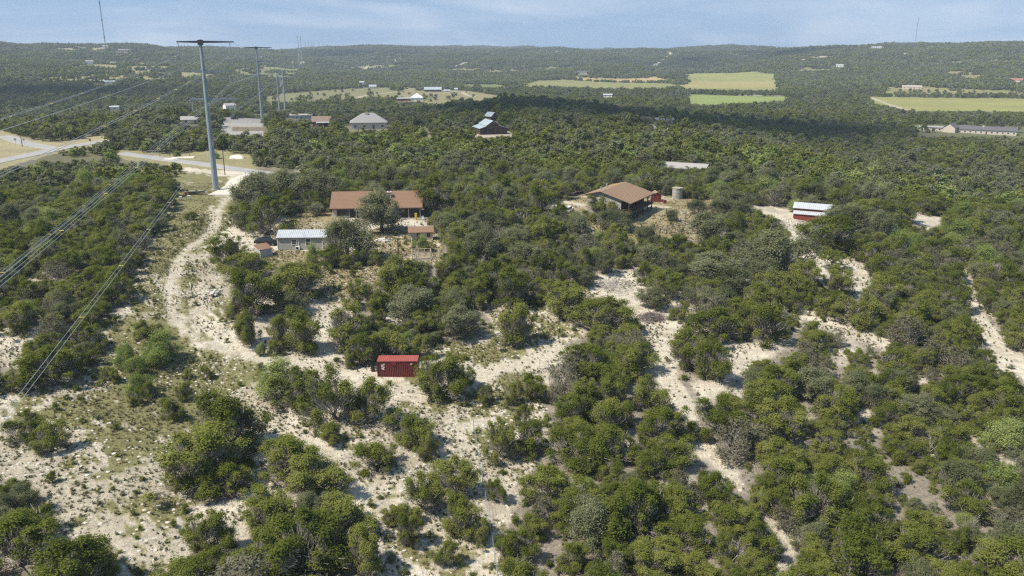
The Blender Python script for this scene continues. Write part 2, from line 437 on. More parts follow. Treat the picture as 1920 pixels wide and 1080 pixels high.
def cover(x, y):
    """albedo of the ground and how bare it is, metres in"""
    x = np.asarray(x, float); y = np.asarray(y, float)
    r = np.hypot(x, y)
    n1 = fbm(x / 7, y / 7, 41, 4); n2 = fbm(x / 1.7, y / 1.7, 43, 3); n3 = fbm(x / 60, y / 60, 47, 3)
    js = np.clip(r * 0.018, 0.6, 9)
    jx = x + (fbm(x / (js * 2), y / (js * 2), 51, 3) - .5) * js * 2.2
    jy = y + (fbm(x / (js * 2), y / (js * 2), 53, 3) - .5) * js * 2.2
    kx = jx + (n2 - .5) * 5 + (vnoise(x / .9, y / .9, 57) - .5) * 3; ky = jy + (vnoise(x / 1.3, y / 1.3, 59) - .5) * 9
    litter = np.array([0.25, 0.215, 0.17]); sand = np.array([0.57, 0.505, 0.40]); olive = np.array([0.185, 0.172, 0.08]); tan = np.array([0.29, 0.235, 0.135])
    floor = np.array([0.135, 0.125, 0.07])
    a = np.clip((n1 - .52) * 5, 0, 1)[..., None]
    c = litter * (1 - a) + sand * 0.86 * a
    f = np.clip((r - 230) / 140, 0, 1)[..., None]
    c = c * (1 - f) + floor * f
    hl = np.clip((r - 1500) / 600, 0, 1)[..., None]; hv = np.clip((fbm(x / 170, y / 170, 67, 4) - .56) * 5, 0, 1)[..., None]
    c = c * (1 - hl) + hl * (np.array([0.15, 0.14, 0.075]) * (1 - hv) + np.array([0.30, 0.265, 0.16]) * hv)
    bare = np.zeros(x.shape)
    for p in CLEAR_NEAR:
        k = inpoly(jx, jy, p)
        bare = np.where(k, 1, bare)
    w = np.clip(0.62 + (n1 - .5) * 3.6 + (n2 - .5) * 1.2, 0, 1)
    dirt = np.array([0.30, 0.26, 0.19])
    sandmix = sand * (0.35 + .65 * w)[..., None] + dirt * (.65 * (1 - w))[..., None]
    c = np.where((bare > 0)[..., None], sandmix, c)
    for gi, p in enumerate(G_OLIVE):
        k = inpoly(kx, ky, p) & (n1 + .8 * n2 > (.52, .56, .74, .78, .84, .94)[gi])
        c = np.where(k[..., None], olive * (0.8 + .5 * n2)[..., None], c); bare = np.where(k, 0.4, bare)
    for p in G_TAN:
        k = inpoly(kx, ky, p) & (n1 + .6 * n2 > .60)
        c = np.where(k[..., None], tan * (0.75 + .5 * n2)[..., None], c); bare = np.where(k, 0.5, bare)
    for p, hw in P_SAND:
        d = dist_line(jx * .8 + x * .2 + (n2 - .5) * 2.2, jy * .8 + y * .2 + (vnoise(x / 1.1, y / 1.1, 63) - .5) * 2.0, p)
        t = np.clip((hw - d) / 1.1, 0, .85)[..., None]
        c = c * (1 - t) + sand * (0.92 + .22 * (n2 - .5))[..., None] * .98 * t
        bare = np.where(d < hw, 1.5, bare)
    for p, col, tr in FIELDS:
        k = inpoly(x * .7 + jx * .3, y * .7 + jy * .3, p)
        c = np.where(k[..., None], np.array(col) * (0.8 + .4 * fbm(x / 40, y / 12, 61, 4))[..., None], c)
    for p, hw in HILL_TRACKS:
        d = dist_line(x, y, p)
        c = np.where((d < hw)[..., None], np.array([0.42, 0.37, 0.29]) * (0.85 + .3 * n1)[..., None], c)
    return c, bare

# ------------------------------------------------------------------ the ground sheet (polar, reaching the horizon)
def build_ground():
    az = np.concatenate([np.arange(-180, -46, 6.0), np.arange(-46, 46.01, 0.2), np.arange(52, 180, 6.0)])
    rr = np.concatenate([[2, 6, 12, 20, 28, 34], np.geomspace(38, 5600, 490)])
    A, Rr = np.meshgrid(np.radians(az), rr, indexing='ij')
    X = Rr * np.sin(A); Y = Rr * np.cos(A)
    Z = height(X, Y)
    na, nr = A.shape
    c, b = cover(X.ravel(), Y.ravel())
    co = np.stack([X, Y, Z], -1).reshape(-1, 3)
    i, j = np.meshgrid(np.arange(na), np.arange(nr - 1), indexing='ij')
    i2 = (i + 1) % na
    q = np.stack([i * nr + j, i2 * nr + j, i2 * nr + j + 1, i * nr + j + 1], -1).reshape(-1, 4)[:, ::-1]
    co = np.vstack([co, [[0, 0, float(height(0.0, 0.5))]]]); c = np.vstack([c, c[:1]])
    tri = np.array([[k * nr, (k + 1) % na * nr, len(co) - 1] for k in range(na)])
    me = bpy.data.meshes.new('terrain')
    nq, nt = len(q), len(tri)
    me.vertices.add(len(co)); me.vertices.foreach_set('co', co.ravel())
    me.loops.add(nq * 4 + nt * 3); me.loops.foreach_set('vertex_index', np.concatenate([q.ravel(), tri.ravel()]).astype(np.int32))
    me.polygons.add(nq + nt)
    me.polygons.foreach_set('loop_start', np.concatenate([np.arange(nq) * 4, nq * 4 + np.arange(nt) * 3]).astype(np.int32))
    me.update(calc_edges=True)
    me.polygons.foreach_set('use_smooth', np.ones(nq + nt, bool))
    ca = me.color_attributes.new('cover', 'FLOAT_COLOR', 'POINT')
    ca.data.foreach_set('color', np.hstack([c, np.ones((len(c), 1))]).ravel().astype(np.float32))
    m = bpy.data.materials.new('ground'); m.use_nodes = True
    n, l = m.node_tree.nodes, m.node_tree.links
    bs = n['Principled BSDF']; bs.inputs['Roughness'].default_value = 0.95; bs.inputs['Specular IOR Level'].default_value = 0.1
    at = n.new('ShaderNodeAttribute'); at.attribute_name = 'cover'
    t = n.new('ShaderNodeTexCoord')
    def noise(s, d=6, r=0.7):
        k = n.new('ShaderNodeTexNoise'); k.inputs['Scale'].default_value = s; k.inputs['Detail'].default_value = d; k.inputs['Roughness'].default_value = r
        l.new(t.outputs['Object'], k.inputs['Vector']); return k
    k1 = noise(0.9); k2 = noise(3.5, 4)
    vr = n.new('ShaderNodeTexVoronoi'); vr.inputs['Scale'].default_value = 1.6; l.new(t.outputs['Object'], vr.inputs['Vector'])
    r1 = n.new('ShaderNodeMapRange'); r1.inputs[1].default_value = 0.3; r1.inputs[2].default_value = 0.7; r1.inputs[3].default_value = 0.66; r1.inputs[4].default_value = 1.22
    l.new(k1.outputs['Fac'], r1.inputs[0])
    r2 = n.new('ShaderNodeMapRange'); r2.inputs[1].default_value = 0.3; r2.inputs[2].default_value = 0.62; r2.inputs[3].default_value = 0.72; r2.inputs[4].default_value = 1.1
    l.new(k2.outputs['Fac'], r2.inputs[0])
    mu = n.new('ShaderNodeMath'); mu.operation = 'MULTIPLY'; l.new(r1.outputs[0], mu.inputs[0]); l.new(r2.outputs[0], mu.inputs[1])
    sr = n.new('ShaderNodeMapRange'); sr.inputs[1].default_value = 0.10; sr.inputs[2].default_value = 0.30; sr.inputs[3].default_value = 0.66; sr.inputs[4].default_value = 1.0
    vr.inputs['Scale'].default_value = 2.4; l.new(vr.outputs['Distance'], sr.inputs[0])     # dark stones and stubs
    m3 = n.new('ShaderNodeMath'); m3.operation = 'MULTIPLY'; l.new(mu.outputs[0], m3.inputs[0]); l.new(sr.outputs[0], m3.inputs[1]); mu = m3
    mc = n.new('ShaderNodeVectorMath'); mc.operation = 'SCALE'; l.new(at.outputs['Color'], mc.inputs[0]); l.new(mu.outputs[0], mc.inputs['Scale'])
    l.new(mc.outputs[0], bs.inputs['Base Color'])
    bp = n.new('ShaderNodeBump'); bp.inputs['Strength'].default_value = 0.7; bp.inputs['Distance'].default_value = 0.25
    l.new(mu.outputs[0], bp.inputs['Height']); l.new(bp.outputs[0], bs.inputs['Normal'])
    me.materials.append(m)
    o = bpy.data.objects.new('terrain', me); COL.objects.link(o)
    return tag(o, 'pale caliche hillside running down to a wooded valley and hills', kind='structure')
build_ground()

# ------------------------------------------------------------------ roads laid on the ground
def road(name, pxs, hw, m, label, lift=0.16, n=10):
    P = smooth_line(polyw(pxs), n)
    mb = MB(); vs = []; fs = []
    K = 5
    for i, p in enumerate(P):
        t = P[min(i + 1, len(P) - 1)] - P[max(i - 1, 0)]; t /= np.linalg.norm(t) + 1e-9
        nrm = np.array([-t[1], t[0]])
        offs = np.linspace(-hw, hw, K)
        q = p[None] + offs[:, None] * nrm[None]
        z = height(q[:, 0], q[:, 1]).max() * .5 + height(q[:, 0], q[:, 1]) * .5 + lift
        q0 = p - nrm * (hw + .5); q1 = p + nrm * (hw + .5)
        row = [(q0[0], q0[1], z[0] - .7)] + [(q[k, 0], q[k, 1], z[k]) for k in range(K)] + [(q1[0], q1[1], z[-1] - .7)]
        vs += row
    W = K + 2
    for i in range(len(P) - 1):
        for k in range(W - 1):
            fs.append((i * W + k, i * W + k + 1, (i + 1) * W + k + 1, (i + 1) * W + k))
    mb.add(vs, fs)
    o = mb.build(name, m)
    return tag(o, label, kind='structure')
M_ASPH = mat('weathered_asphalt', (0.25, 0.24, 0.23), rough=0.9, var=0.16, scale=0.25, col2=(0.33, 0.315, 0.295), bump=0.1)
M_GRAV = mat('gravel', (0.52, 0.47, 0.39), rough=0.95, var=0.15, scale=1.2, bump=0.3)
ROADS = [([(-120, 330), (0, 302), (60, 290), (110, 279), (150, 272), (195, 265), (240, 259)], 4.2),
         ([(7, 255), (36, 265), (68, 273), (108, 279)], 3.6),
         ([(226, 287), (283, 295), (333, 302), (400, 311), (482, 323), (540, 330)], 3.0)]
road('road', ROADS[0][0], 4.2, M_ASPH, 'weathered grey highway crossing the upper left of the picture')
road('road', ROADS[1][0], 3.6, M_ASPH, 'side road joining the highway at the upper left junction', lift=0.13)
road('road', ROADS[2][0], 3.0, M_ASPH, 'narrow paved lane running behind the big steel pole')
road('driveway', [(484, 326), (455, 336), (440, 352), (412, 366)], 3.8, M_GRAV, 'pale gravel driveway turning off the lane beside the steel pole', lift=0.12)
road('driveway', [(312, 300), (335, 296), (365, 295)], 2.2, M_GRAV, 'pale gravel turnout on the far side of the lane', lift=0.2)
ROADW = [smooth_line(polyw(p)) for p, _ in ROADS]

# ================================================================== PLANTS
def leaf_mesh(name, P, N, size, tone, m, rng, aspect=0.55, extra=None):
    """many small leaf faces at P with normals near N"""
    n = len(P)
    up = rng.normal(size=(n, 3))
    t = np.cross(N, up); t /= np.linalg.norm(t, axis=1, keepdims=True) + 1e-9
    b = np.cross(N, t)
    a = (size * rng.uniform(.6, 1.4, n))[:, None]; s = a * aspect
    V = np.stack([P - t * a, P + b * s - t * a * .1, P + t * a, P - b * s + t * a * .1], 1).reshape(-1, 3)
    F = np.arange(n * 4).reshape(-1, 4)
    T = tone
    if extra is not None:
        V2, F2, T2 = extra
        F = np.vstack([F, F2 + len(V)]); V = np.vstack([V, V2]); T = np.concatenate([T, T2])
    me = bpy.data.meshes.new(name)
    me.vertices.add(len(V)); me.vertices.foreach_set('co', V.ravel())
    me.loops.add(F.size); me.loops.foreach_set('vertex_index', F.ravel().astype(np.int32))
    me.polygons.add(len(F)); me.polygons.foreach_set('loop_start', (np.arange(len(F)) * 4).astype(np.int32))
    me.update(calc_edges=True)
    at = me.attributes.new('tone', 'FLOAT', 'FACE'); at.data.foreach_set('value', T.astype(np.float32))
    me.materials.append(m)
    return me
def unit(v): return v / (np.linalg.norm(v, axis=-1, keepdims=True) + 1e-9)
def crown_clumps(rng, kind, n, W, H):
    """clump centres and radii filling an uneven crown of width W and height H standing on z=0"""
    ph = rng.uniform(0, 2 * math.pi, n)
    lob = 1 + .26 * np.sin(2 * ph + rng.uniform(0, 6)) + .22 * np.sin(3 * ph + rng.uniform(0, 6)) + .08 * np.sin(5 * ph + rng.uniform(0, 6))
    lob /= 1.12
    if kind == 'juniper':
        pc = rng.uniform(.28, .55)
        t = rng.uniform(.08, 1.0, n) ** rng.uniform(.7, 1.1)
        prof = np.sqrt(np.clip(1 - ((t - pc) / (1.03 - min(pc, .45))) ** 2, 0.02, 1))
        rad = prof * np.sqrt(rng.uniform(.2, 1, n)) * W * .42 * lob
        z = t * H * .90
        cr = rng.uniform(.085, .18, n) * W
    elif kind == 'oak':
        t = rng.uniform(.30, 1.0, n)
        prof = np.sqrt(np.clip(1 - ((t - .55) / .48) ** 2, 0, 1))
        rad = prof * np.sqrt(rng.uniform(.1, 1, n)) * W * .40 * lob
        z = t * H * .88
        cr = rng.uniform(.11, .20, n) * W
    else:
        t = rng.uniform(.1, 1.0, n)
        prof = np.sqrt(np.clip(1 - ((t - .35) / .70) ** 2, 0, 1))
        rad = prof * np.sqrt(rng.uniform(.05, 1, n)) * W * .38 * lob
        z = t * H * .82
        cr = rng.uniform(.13, .24, n) * W
    z = z + (vnoise(np.cos(ph) * 2 + 9, np.sin(ph) * 2 + 9, int(rng.integers(1e6))) - .5) * H * .22
    lx, ly = rng.normal(size=2) * .10 * W / H          # the whole crown leans a little
    k = rng.random(n) < .22; rad = np.where(k, rad * 1.30, rad); z = np.where(k, z * rng.uniform(.85, 1.2, n), z); cr = np.where(k, cr * .62, cr)     # stray boughs
    return np.stack([rad * np.cos(ph) + lx * z, rad * np.sin(ph) + ly * z, np.maximum(z, cr * .55)], 1), cr
def crown_mesh(name, seed, kind, m, W, H, nclump, per, leaf, twigs=0.0, up=.35, spread=.75, aspect=.55):
    rng = np.random.default_rng(seed)
    C, r = crown_clumps(rng, kind, nclump, W, H)
    ct = rng.uniform(.22, .78, nclump)
    w = (r ** 2); w = w / w.sum(); idx = rng.choice(nclump, nclump * per, p=w)
    K = 9                                                # sprigs of a clump
    SP = unit(rng.normal(size=(nclump, K, 3)) + np.array([0, 0, up])); SL = rng.uniform(.65, 1.45, (nclump, K))
    ks = rng.integers(0, K, len(idx)); sprig = rng.random(len(idx)) < .62
    D = np.where(sprig[:, None], SP[idx, ks] + rng.normal(size=(len(idx), 3)) * .26, rng.normal(size=(len(idx), 3)) + np.array([0, 0, up]))
    D = unit(D)
    sq = np.array([1, 1, .9])
    P = C[idx] + D * sq * (r[idx] * np.where(sprig, SL[idx, ks] * (.30 + .75 * rng.uniform(0, 1, len(idx))), .40 + .65 * rng.uniform(0, 1, len(idx))))[:, None]
    P[:, 2] = np.maximum(P[:, 2], .03)
    N = unit(D + np.array([0, 0, .75]) + rng.normal(size=D.shape) * spread)
    tone = np.clip(ct[idx] + rng.normal(size=len(idx)) * .12, 0, 1)
    extra = None
    if twigs:
        k = int(len(idx) * twigs)
        j = rng.choice(nclump, k)
        p0 = C[j] * np.array([.8, .8, .72]) + rng.normal(size=(k, 3)) * (r[j] * .5)[:, None]
        d = unit(C[j] - np.array([0, 0, H * .1]) + rng.normal(size=(k, 3)) * .6)
        L = (rng.uniform(.25, .75, k) * W * .16)[:, None]
        s = unit(np.cross(d, rng.normal(size=(k, 3)))) * (.005 * W)
        p0[:, 2] = np.maximum(p0[:, 2], .05)
        V2 = np.stack([p0 - s, p0 + s, p0 + d * L + s * .3, p0 + d * L - s * .3], 1).reshape(-1, 3)
        extra = (V2, np.arange(k * 4).reshape(-1, 4), np.full(k, 5.0))
    return leaf_mesh(name, P, N, leaf, tone, m, rng, aspect, extra)
def branch_mesh(name, seed, kind, W, H, m, nlimb=7, dead=False):
    rng = np.random.default_rng(seed)
    mb = MB()
    th = .30 * H if kind == 'oak' else .10 * H
    nst = 1 if kind == 'oak' else int(rng.integers(2, 4))
    for s in range(nst):
        bxy = np.array([0, 0]) if nst == 1 else rng.normal(size=2) * .05 * W
        top = np.array([bxy[0] + rng.normal() * .05 * W, bxy[1] + rng.normal() * .05 * W, th])
        r0 = W * (.035 if kind == 'oak' else .022)
        mb.tube([(bxy[0], bxy[1], -.3), (bxy[0] * .8 + top[0] * .2, bxy[1] * .8 + top[1] * .2, th * .4), top], [r0 * 1.3, r0, r0 * .85], 6)
        for k in range(max(2, nlimb // nst)):
            a = rng.uniform(0, 2 * math.pi); e = rng.uniform(.25, 1.0)
            L = rng.uniform(.55, .95)
            tip = np.array([math.cos(a) * W * .40 * (1 - e * .45) * L, math.sin(a) * W * .40 * (1 - e * .45) * L, th + (H - th) * e * .86 * L])
            midp = top * .5 + tip * .5 + rng.normal(size=3) * W * .03 + np.array([0, 0, -.02 * H])
            r1 = r0 * .5
            mb.tube([top, midp, tip], [r1, r1 * .65, r1 * .2], 5)
            for q in range(7 if dead else 2):
                f = rng.uniform(.35, .95)
                base = midp * (1 - (f - .5) * 2) + tip * (f - .5) * 2 if f > .5 else top * (1 - 2 * f) + midp * 2 * f
                tw = base + unit(rng.normal(size=3) + np.array([0, 0, .4]) + unit(tip - top)) * W * rng.uniform(.08, .2)
                tw[2] = max(tw[2], .1)
                md2 = base * .5 + tw * .5 + rng.normal(size=3) * W * .015
                mb.tube([base, md2, tw], [r1 * .45, r1 * .3, r1 * .1], 4, cap=False)
    return mb.mesh(name, m)
def join_meshes(name, a, b):
    """trunk and crown of a far plant as one mesh (crown first)"""
    me = a.copy(); me.name = name
    bm = bmesh.new(); bm.from_mesh(a)
    n0 = len(bm.faces)
    bm.from_mesh(b)
    bm.faces.ensure_lookup_table()
    for f in bm.faces[n0:]: f.material_index = 1
    bm.to_mesh(me); bm.free()
    me.materials.clear(); me.materials.append(a.materials[0]); me.materials.append(b.materials[0])
    return me

SRC = {}
def src(coln, name, me):
    if coln not in SRC: SRC[coln] = bpy.data.collections.new('source_' + coln)
    o = bpy.data.objects.new('%s_%02d' % (coln, len(SRC[coln].objects)), me)
    SRC[coln].objects.link(o)
    return o
KW, KH = 4.0, 3.6            # the size every juniper and oak is modelled at
JUN = []; OAK = []; PALE = []; GREY = []; DEAD = []; SHR = []; SOT = []
for k in range(9):
    w, h = KW, KH
    JUN.append((branch_mesh('trunk', 100 + k, 'juniper', w, h, M_BARK, 9), crown_mesh('crown', 200 + k, 'juniper', M_JUN, w, h, 24 + 4 * (k % 6), 520, .055, twigs=.16, up=.7, spread=.65)))
for k in range(4):
    OAK.append((branch_mesh('trunk', 300 + k, 'oak', KW, KH, M_BARK, 8), crown_mesh('crown', 400 + k, 'oak', M_OAK, KW, KH, 32, 480, .056, twigs=.09, up=.7, spread=.65)))
for k in range(2):
    PALE.append((branch_mesh('trunk', 500 + k, 'juniper', KW, KH, M_BARK, 8), crown_mesh('crown', 520 + k, 'shrub', M_PALE, KW, KH, 32, 420, .056, twigs=.08)))
for k in range(2):
    GREY.append((branch_mesh('trunk', 540 + k, 'juniper', KW, KH, M_DEAD, 10, dead=True), crown_mesh('crown', 560 + k, 'juniper', M_GREY, KW, KH, 44, 38, .10, twigs=.5)))
for k in range(3):
    DEAD.append(branch_mesh('branches', 580 + k, 'juniper', KW, KH, M_DEAD, 13, dead=True))
for k in range(4):
    SHR.append((branch_mesh('stem', 600 + k, 'juniper', 1.4, 1.1, M_BARK, 6), crown_mesh('crown', 620 + k, 'shrub', M_JUN if k < 3 else M_OAK, 1.4, 1.1, 12, 90, .05, twigs=.08)))
def blades(name, seed, n, L, w, m, upb):
    rng = np.random.default_rng(seed)
    D = unit(rng.normal(size=(n, 3)) * np.array([1, 1, .5]) + np.array([0, 0, upb])); D[:, 2] = np.abs(D[:, 2])
    D = unit(D)
    S = unit(np.cross(D, np.array([0, 0, 1.0]) + rng.normal(size=(n, 3)) * .05)) * w
    l = (L * rng.uniform(.6, 1.1, n))[:, None]
    b = rng.normal(size=(n, 3)) * L * .10; b[:, 2] = -.02
    droop = np.zeros((n, 3)); droop[:, 2] = -L * .18
    V = np.stack([b - S, b + S, b + D * l + S * .25 + droop, b + D * l - S * .25 + droop], 1).reshape(-1, 3)
    me = bpy.data.meshes.new(name); me.from_pydata(V.tolist(), [], np.arange(n * 4).reshape(-1, 4).tolist()); me.update()
    at = me.attributes.new('tone', 'FLOAT', 'FACE'); at.data.foreach_set('value', rng.uniform(.1, .9, n).astype(np.float32))
    me.materials.append(m)
    return me
for k in range(2): SOT.append(blades('leaves', 700 + k, 110, .75, .022, M_SPIKE, .6))
for k in range(4): src('tuft', 'tuft', blades('tuft', 720 + k, 26, .30, .022, M_TUFT, 1.0))
for k in range(4): src('tuft', 'tuft', crown_mesh('tuft', 740 + k, 'shrub', M_TUFT if k % 2 else M_GREY, .5, .26, 5, 12, .055))
for k in range(3): src('grass', 'grass', blades('grass', 760 + k, 34, .42, .018, leaf_mat('grass_blade', (0.15, 0.14, 0.05), (0.20, 0.175, 0.07), (0.27, 0.22, 0.11), trans=.2) if 'grass_blade' not in MATS else MATS['grass_blade'], 1.4))
def rock_mesh(name, seed, s):
    rng = np.random.default_rng(seed); bm = bmesh.new(); bmesh.ops.create_icosphere(bm, subdivisions=1, radius=s)
    for v in bm.verts: v.co = Vector((v.co.x * rng.uniform(.6, 1.3), v.co.y * rng.uniform(.6, 1.3), v.co.z * rng.uniform(.3, .6)))
    me = bpy.data.meshes.new(name); bm.to_mesh(me); bm.free(); me.materials.append(M_ROCK); return me
M_ROCK = mat('limestone', (0.50, 0.46, 0.40), rough=0.95, var=0.25, scale=1.5, bump=.3)
for k in range(4): src('rock', 'rock', rock_mesh('rock', 780 + k, .16))
for t, c in JUN: src('near_juniper', 'x', join_meshes('juniper', c, t))
for t, c in OAK: src('near_oak', 'x', join_meshes('oak', c, t))
for t, c in PALE + GREY: src('near_mixed', 'x', join_meshes('mixed', c, t))
for t, c in SHR: src('near_shrub', 'x', join_meshes('shrub', c, t))
for k in range(5): src('mid_tree', 'x', crown_mesh('mid', 800 + k, 'juniper', M_JUN, 4.0, 3.8, 24, 52, .20, up=.7))
for k in range(4): src('mid_tree', 'x', crown_mesh('mid', 820 + k, 'oak', M_OAK, 4.0, 3.8, 22, 52, .20, up=.7))
src('mid_tree', 'x', crown_mesh('mid', 840, 'shrub', M_PALE, 4.0, 3.8, 22, 52, .20, up=.7))
src('mid_tree', 'x', crown_mesh('mid', 841, 'shrub', M_GREY, 4.0, 3.8, 20, 44, .19))
def patch_mesh(name, seed):
    rng = np.random.default_rng(seed); P = []; N = []; T = []
    for k in range(12):
        x, y = rng.uniform(-9, 9, 2); W = rng.uniform(4, 7.5); H = W * rng.uniform(.65, .95)
        C, r = crown_clumps(rng, 'juniper' if rng.random() < .6 else 'oak', 7, W, H)
        idx = np.repeat(np.arange(7), 8)
        D = unit(rng.normal(size=(56, 3)) + np.array([0, 0, .5]))
        P.append(C[idx] + D * (r[idx] * 1.2)[:, None] + np.array([x, y, -.6])); N.append(unit(D + np.array([0, 0, .3]) + rng.normal(size=D.shape) * .4)); T.append(np.full(56, rng.uniform(.05, .95)) + rng.normal(size=56) * .06)
    return leaf_mesh(name, np.vstack(P), np.vstack(N), .95, np.clip(np.concatenate(T), 0, 1), M_OAK if seed % 2 else M_JUN, rng, .7)
for k in range(6): src('far_patch', 'x', patch_mesh('far_wood', 860 + k))

def scatter(name, coln, pts, rot, scl, idx, label, mats=None):
    """one mass of plants: points carrying turn, size and kind, grown by geometry nodes"""
    me = bpy.data.meshes.new(name); n = len(pts)
    me.vertices.add(n); me.vertices.foreach_set('co', np.asarray(pts, float).ravel())
    for nm, ty, fld, dat in (('turn', 'FLOAT', 'value', rot), ('size', 'FLOAT_VECTOR', 'vector', scl), ('which', 'INT', 'value', idx)):
        a = me.attributes.new(nm, ty, 'POINT'); a.data.foreach_set(fld, np.asarray(dat, np.int32 if ty == 'INT' else np.float32).ravel())
    o = bpy.data.objects.new(name, me); COL.objects.link(o)
    ng = bpy.data.node_groups.new(name, 'GeometryNodeTree')
    ng.interface.new_socket('Geometry', in_out='INPUT', socket_type='NodeSocketGeometry')
    ng.interface.new_socket('Geometry', in_out='OUTPUT', socket_type='NodeSocketGeometry')
    N, L = ng.nodes, ng.links
    gi = N.new('NodeGroupInput'); go = N.new('NodeGroupOutput'); ip = N.new('GeometryNodeInstanceOnPoints')
    ci = N.new('GeometryNodeCollectionInfo'); ci.inputs['Collection'].default_value = SRC[coln]
    ci.inputs['Separate Children'].default_value = True; ci.inputs['Reset Children'].default_value = True
    def attr(nm, ty):
        a = N.new('GeometryNodeInputNamedAttribute'); a.data_type = ty; a.inputs['Name'].default_value = nm; return a
    at = attr('turn', 'FLOAT'); as_ = attr('size', 'FLOAT_VECTOR'); ai = attr('which', 'INT'); cx = N.new('ShaderNodeCombineXYZ')
    L.new(at.outputs['Attribute'], cx.inputs[2])
    L.new(gi.outputs[0], ip.inputs['Points']); L.new(ci.outputs[0], ip.inputs['Instance']); ip.inputs['Pick Instance'].default_value = True
    L.new(ai.outputs['Attribute'], ip.inputs['Instance Index']); L.new(cx.outputs[0], ip.inputs['Rotation']); L.new(as_.outputs['Attribute'], ip.inputs['Scale'])
    L.new(ip.outputs[0], go.inputs[0])
    md = o.modifiers.new('grow', 'NODES'); md.node_group = ng
    return tag(o, label, kind='stuff')

# ------------------------------------------------------------------ where the plants stand
# crowns read off the photograph as pixel boxes: kind, x0, y0, x1, y1
BOXES = """
O 440 328 530 410|O 500 318 585 385|O 560 322 640 380|J 458 370 545 440|O 432 345 480 400|J 395 433 473 493|J 420 483 500 517|J 425 505 520 590|J 500 490 620 555|O 510 495 572 540
O 520 543 583 593|J 440 580 490 650|J 490 590 540 655|J 530 575 612 655|J 600 570 690 650|O 605 405 697 492|J 603 462 662 498|P 568 458 604 495|J 245 598 305 630|P 210 640 262 690|P 255 620 332 682
P 268 655 320 690|P 225 665 275 705|P 290 640 335 672|P 235 700 285 740|J 205 690 232 715|J 340 690 362 710|J 258 715 290 745|O 670 357 758 432|J 778 335 850 402|O 640 300 700 352|O 700 312 770 352|J 765 312 802 340|O 845 333 895 365|P 820 395 866 432|J 825 420 882 472|J 840 363 882 408|J 880 352 940 405
O 918 370 982 420|J 975 348 1040 410|J 940 393 987 440|O 875 428 948 492|J 985 408 1052 462|J 1028 380 1062 420|O 943 455 1012 502|J 998 462 1052 502|J 888 492 960 562|J 915 500 1002 572|J 1038 488 1082 537
J 1095 368 1166 408|O 1113 395 1182 432|O 1060 405 1112 460|J 1122 420 1182 470|O 1108 468 1152 512|J 1078 463 1112 506|G 1092 448 1122 478|O 1188 458 1242 502|J 1188 488 1232 532|J 698 482 782 548|O 772 490 822 542
J 645 523 702 572|O 715 530 802 602|J 772 508 842 562|J 860 525 912 578|J 803 563 867 622|J 925 570 1002 647|J 1022 538 1112 592|J 1090 558 1187 627|J 1163 590 1202 622|J 650 622 720 682|J 700 615 780 675|J 760 625 812 672
P 774 440 812 470|O 1292 372 1330 402|O 1358 360 1422 408|O 1290 398 1372 457|J 1330 438 1402 492|J 1400 398 1457 442|O 1402 428 1505 522|J 1480 490 1542 547|J 1543 500 1607 552|J 1500 413 1602 466|O 1532 384 1605 432|O 1560 385 1642 440
J 1592 438 1662 482|J 1628 478 1682 522|J 1640 500 1712 548|O 1298 478 1402 540|J 1298 578 1392 642|J 1395 560 1485 642|J 1570 543 1652 612|J 50 650 147 722|J 13 770 90 830|J 60 785 130 847|J 285 805 452 910|J 362 722 497 848
P 463 670 562 742|J 505 690 602 767|J 580 675 667 802|J 652 706 744 795|J 297 743 342 787|J 385 868 477 932|J 440 910 562 1002|J 510 950 667 1082|J 440 1008 562 1085|J 350 958 432 1042|J 478 828 602 902|J 540 833 662 922
J 0 888 47 952|J -40 955 122 1062|J 150 1028 222 1084|J 778 662 877 747|J 1055 640 1152 712|J 1138 640 1232 702|J 1060 698 1132 762|J 1118 688 1192 762|J 1188 698 1262 772|J 1028 733 1112 802|J 1098 738 1182 812|J 1193 758 1294 832
J 1028 798 1142 882|J 905 783 972 862|J 955 790 1027 855|J 973 702 1031 752|J 943 713 981 757|J 963 758 999 802|J 888 723 929 759|J 752 883 832 962|J 813 848 902 932|J 828 918 907 1002|J 878 973 922 1022|J 738 958 792 1022
J 810 1008 864 1062|J 713 943 767 987|J 638 978 712 1082|J 735 768 822 832|J 780 808 822 862|J 655 818 747 882|J 906 890 947 942|J 1257 622 1322 692|J 1300 640 1374 712|J 1305 742 1400 822|J 1380 705 1480 790|J 600 790 650 830
O 1290 540 1350 590|J 1250 560 1290 600|O 1345 500 1420 560|J 420 560 455 600|J 690 600 730 630|O 1200 540 1260 575|J 1215 500 1290 560|J 1150 440 1190 490
J 190 688 219 714|J 1395 905 1450 960|J 1350 915 1400 965|J 1300 880 1345 925|O 1180 424 1232 456|J 1238 440 1292 476|O 1250 394 1276 414|O 1328 374 1366 406|J 1056 398 1102 432|O 1252 318 1292 338|J 1290 320 1332 340|J 1318 316 1350 336|O 1232 316 1262 338|J 800 400 832 435|J 690 470 720 498|O 575 385 612 402|J 640 470 690 500|P 545 440 566 456|J 374 683 400 710|J 325 715 362 752|J 235 730 268 760|J 440 845 480 880|J 500 640 530 668|O 430 395 470 430|J 350 395 372 412|P 478 640 500 668|J 640 655 668 690|J 850 680 890 720
"""
TREES = []        # kind, x, y, z, W, H, pixel u, v, size in pixels
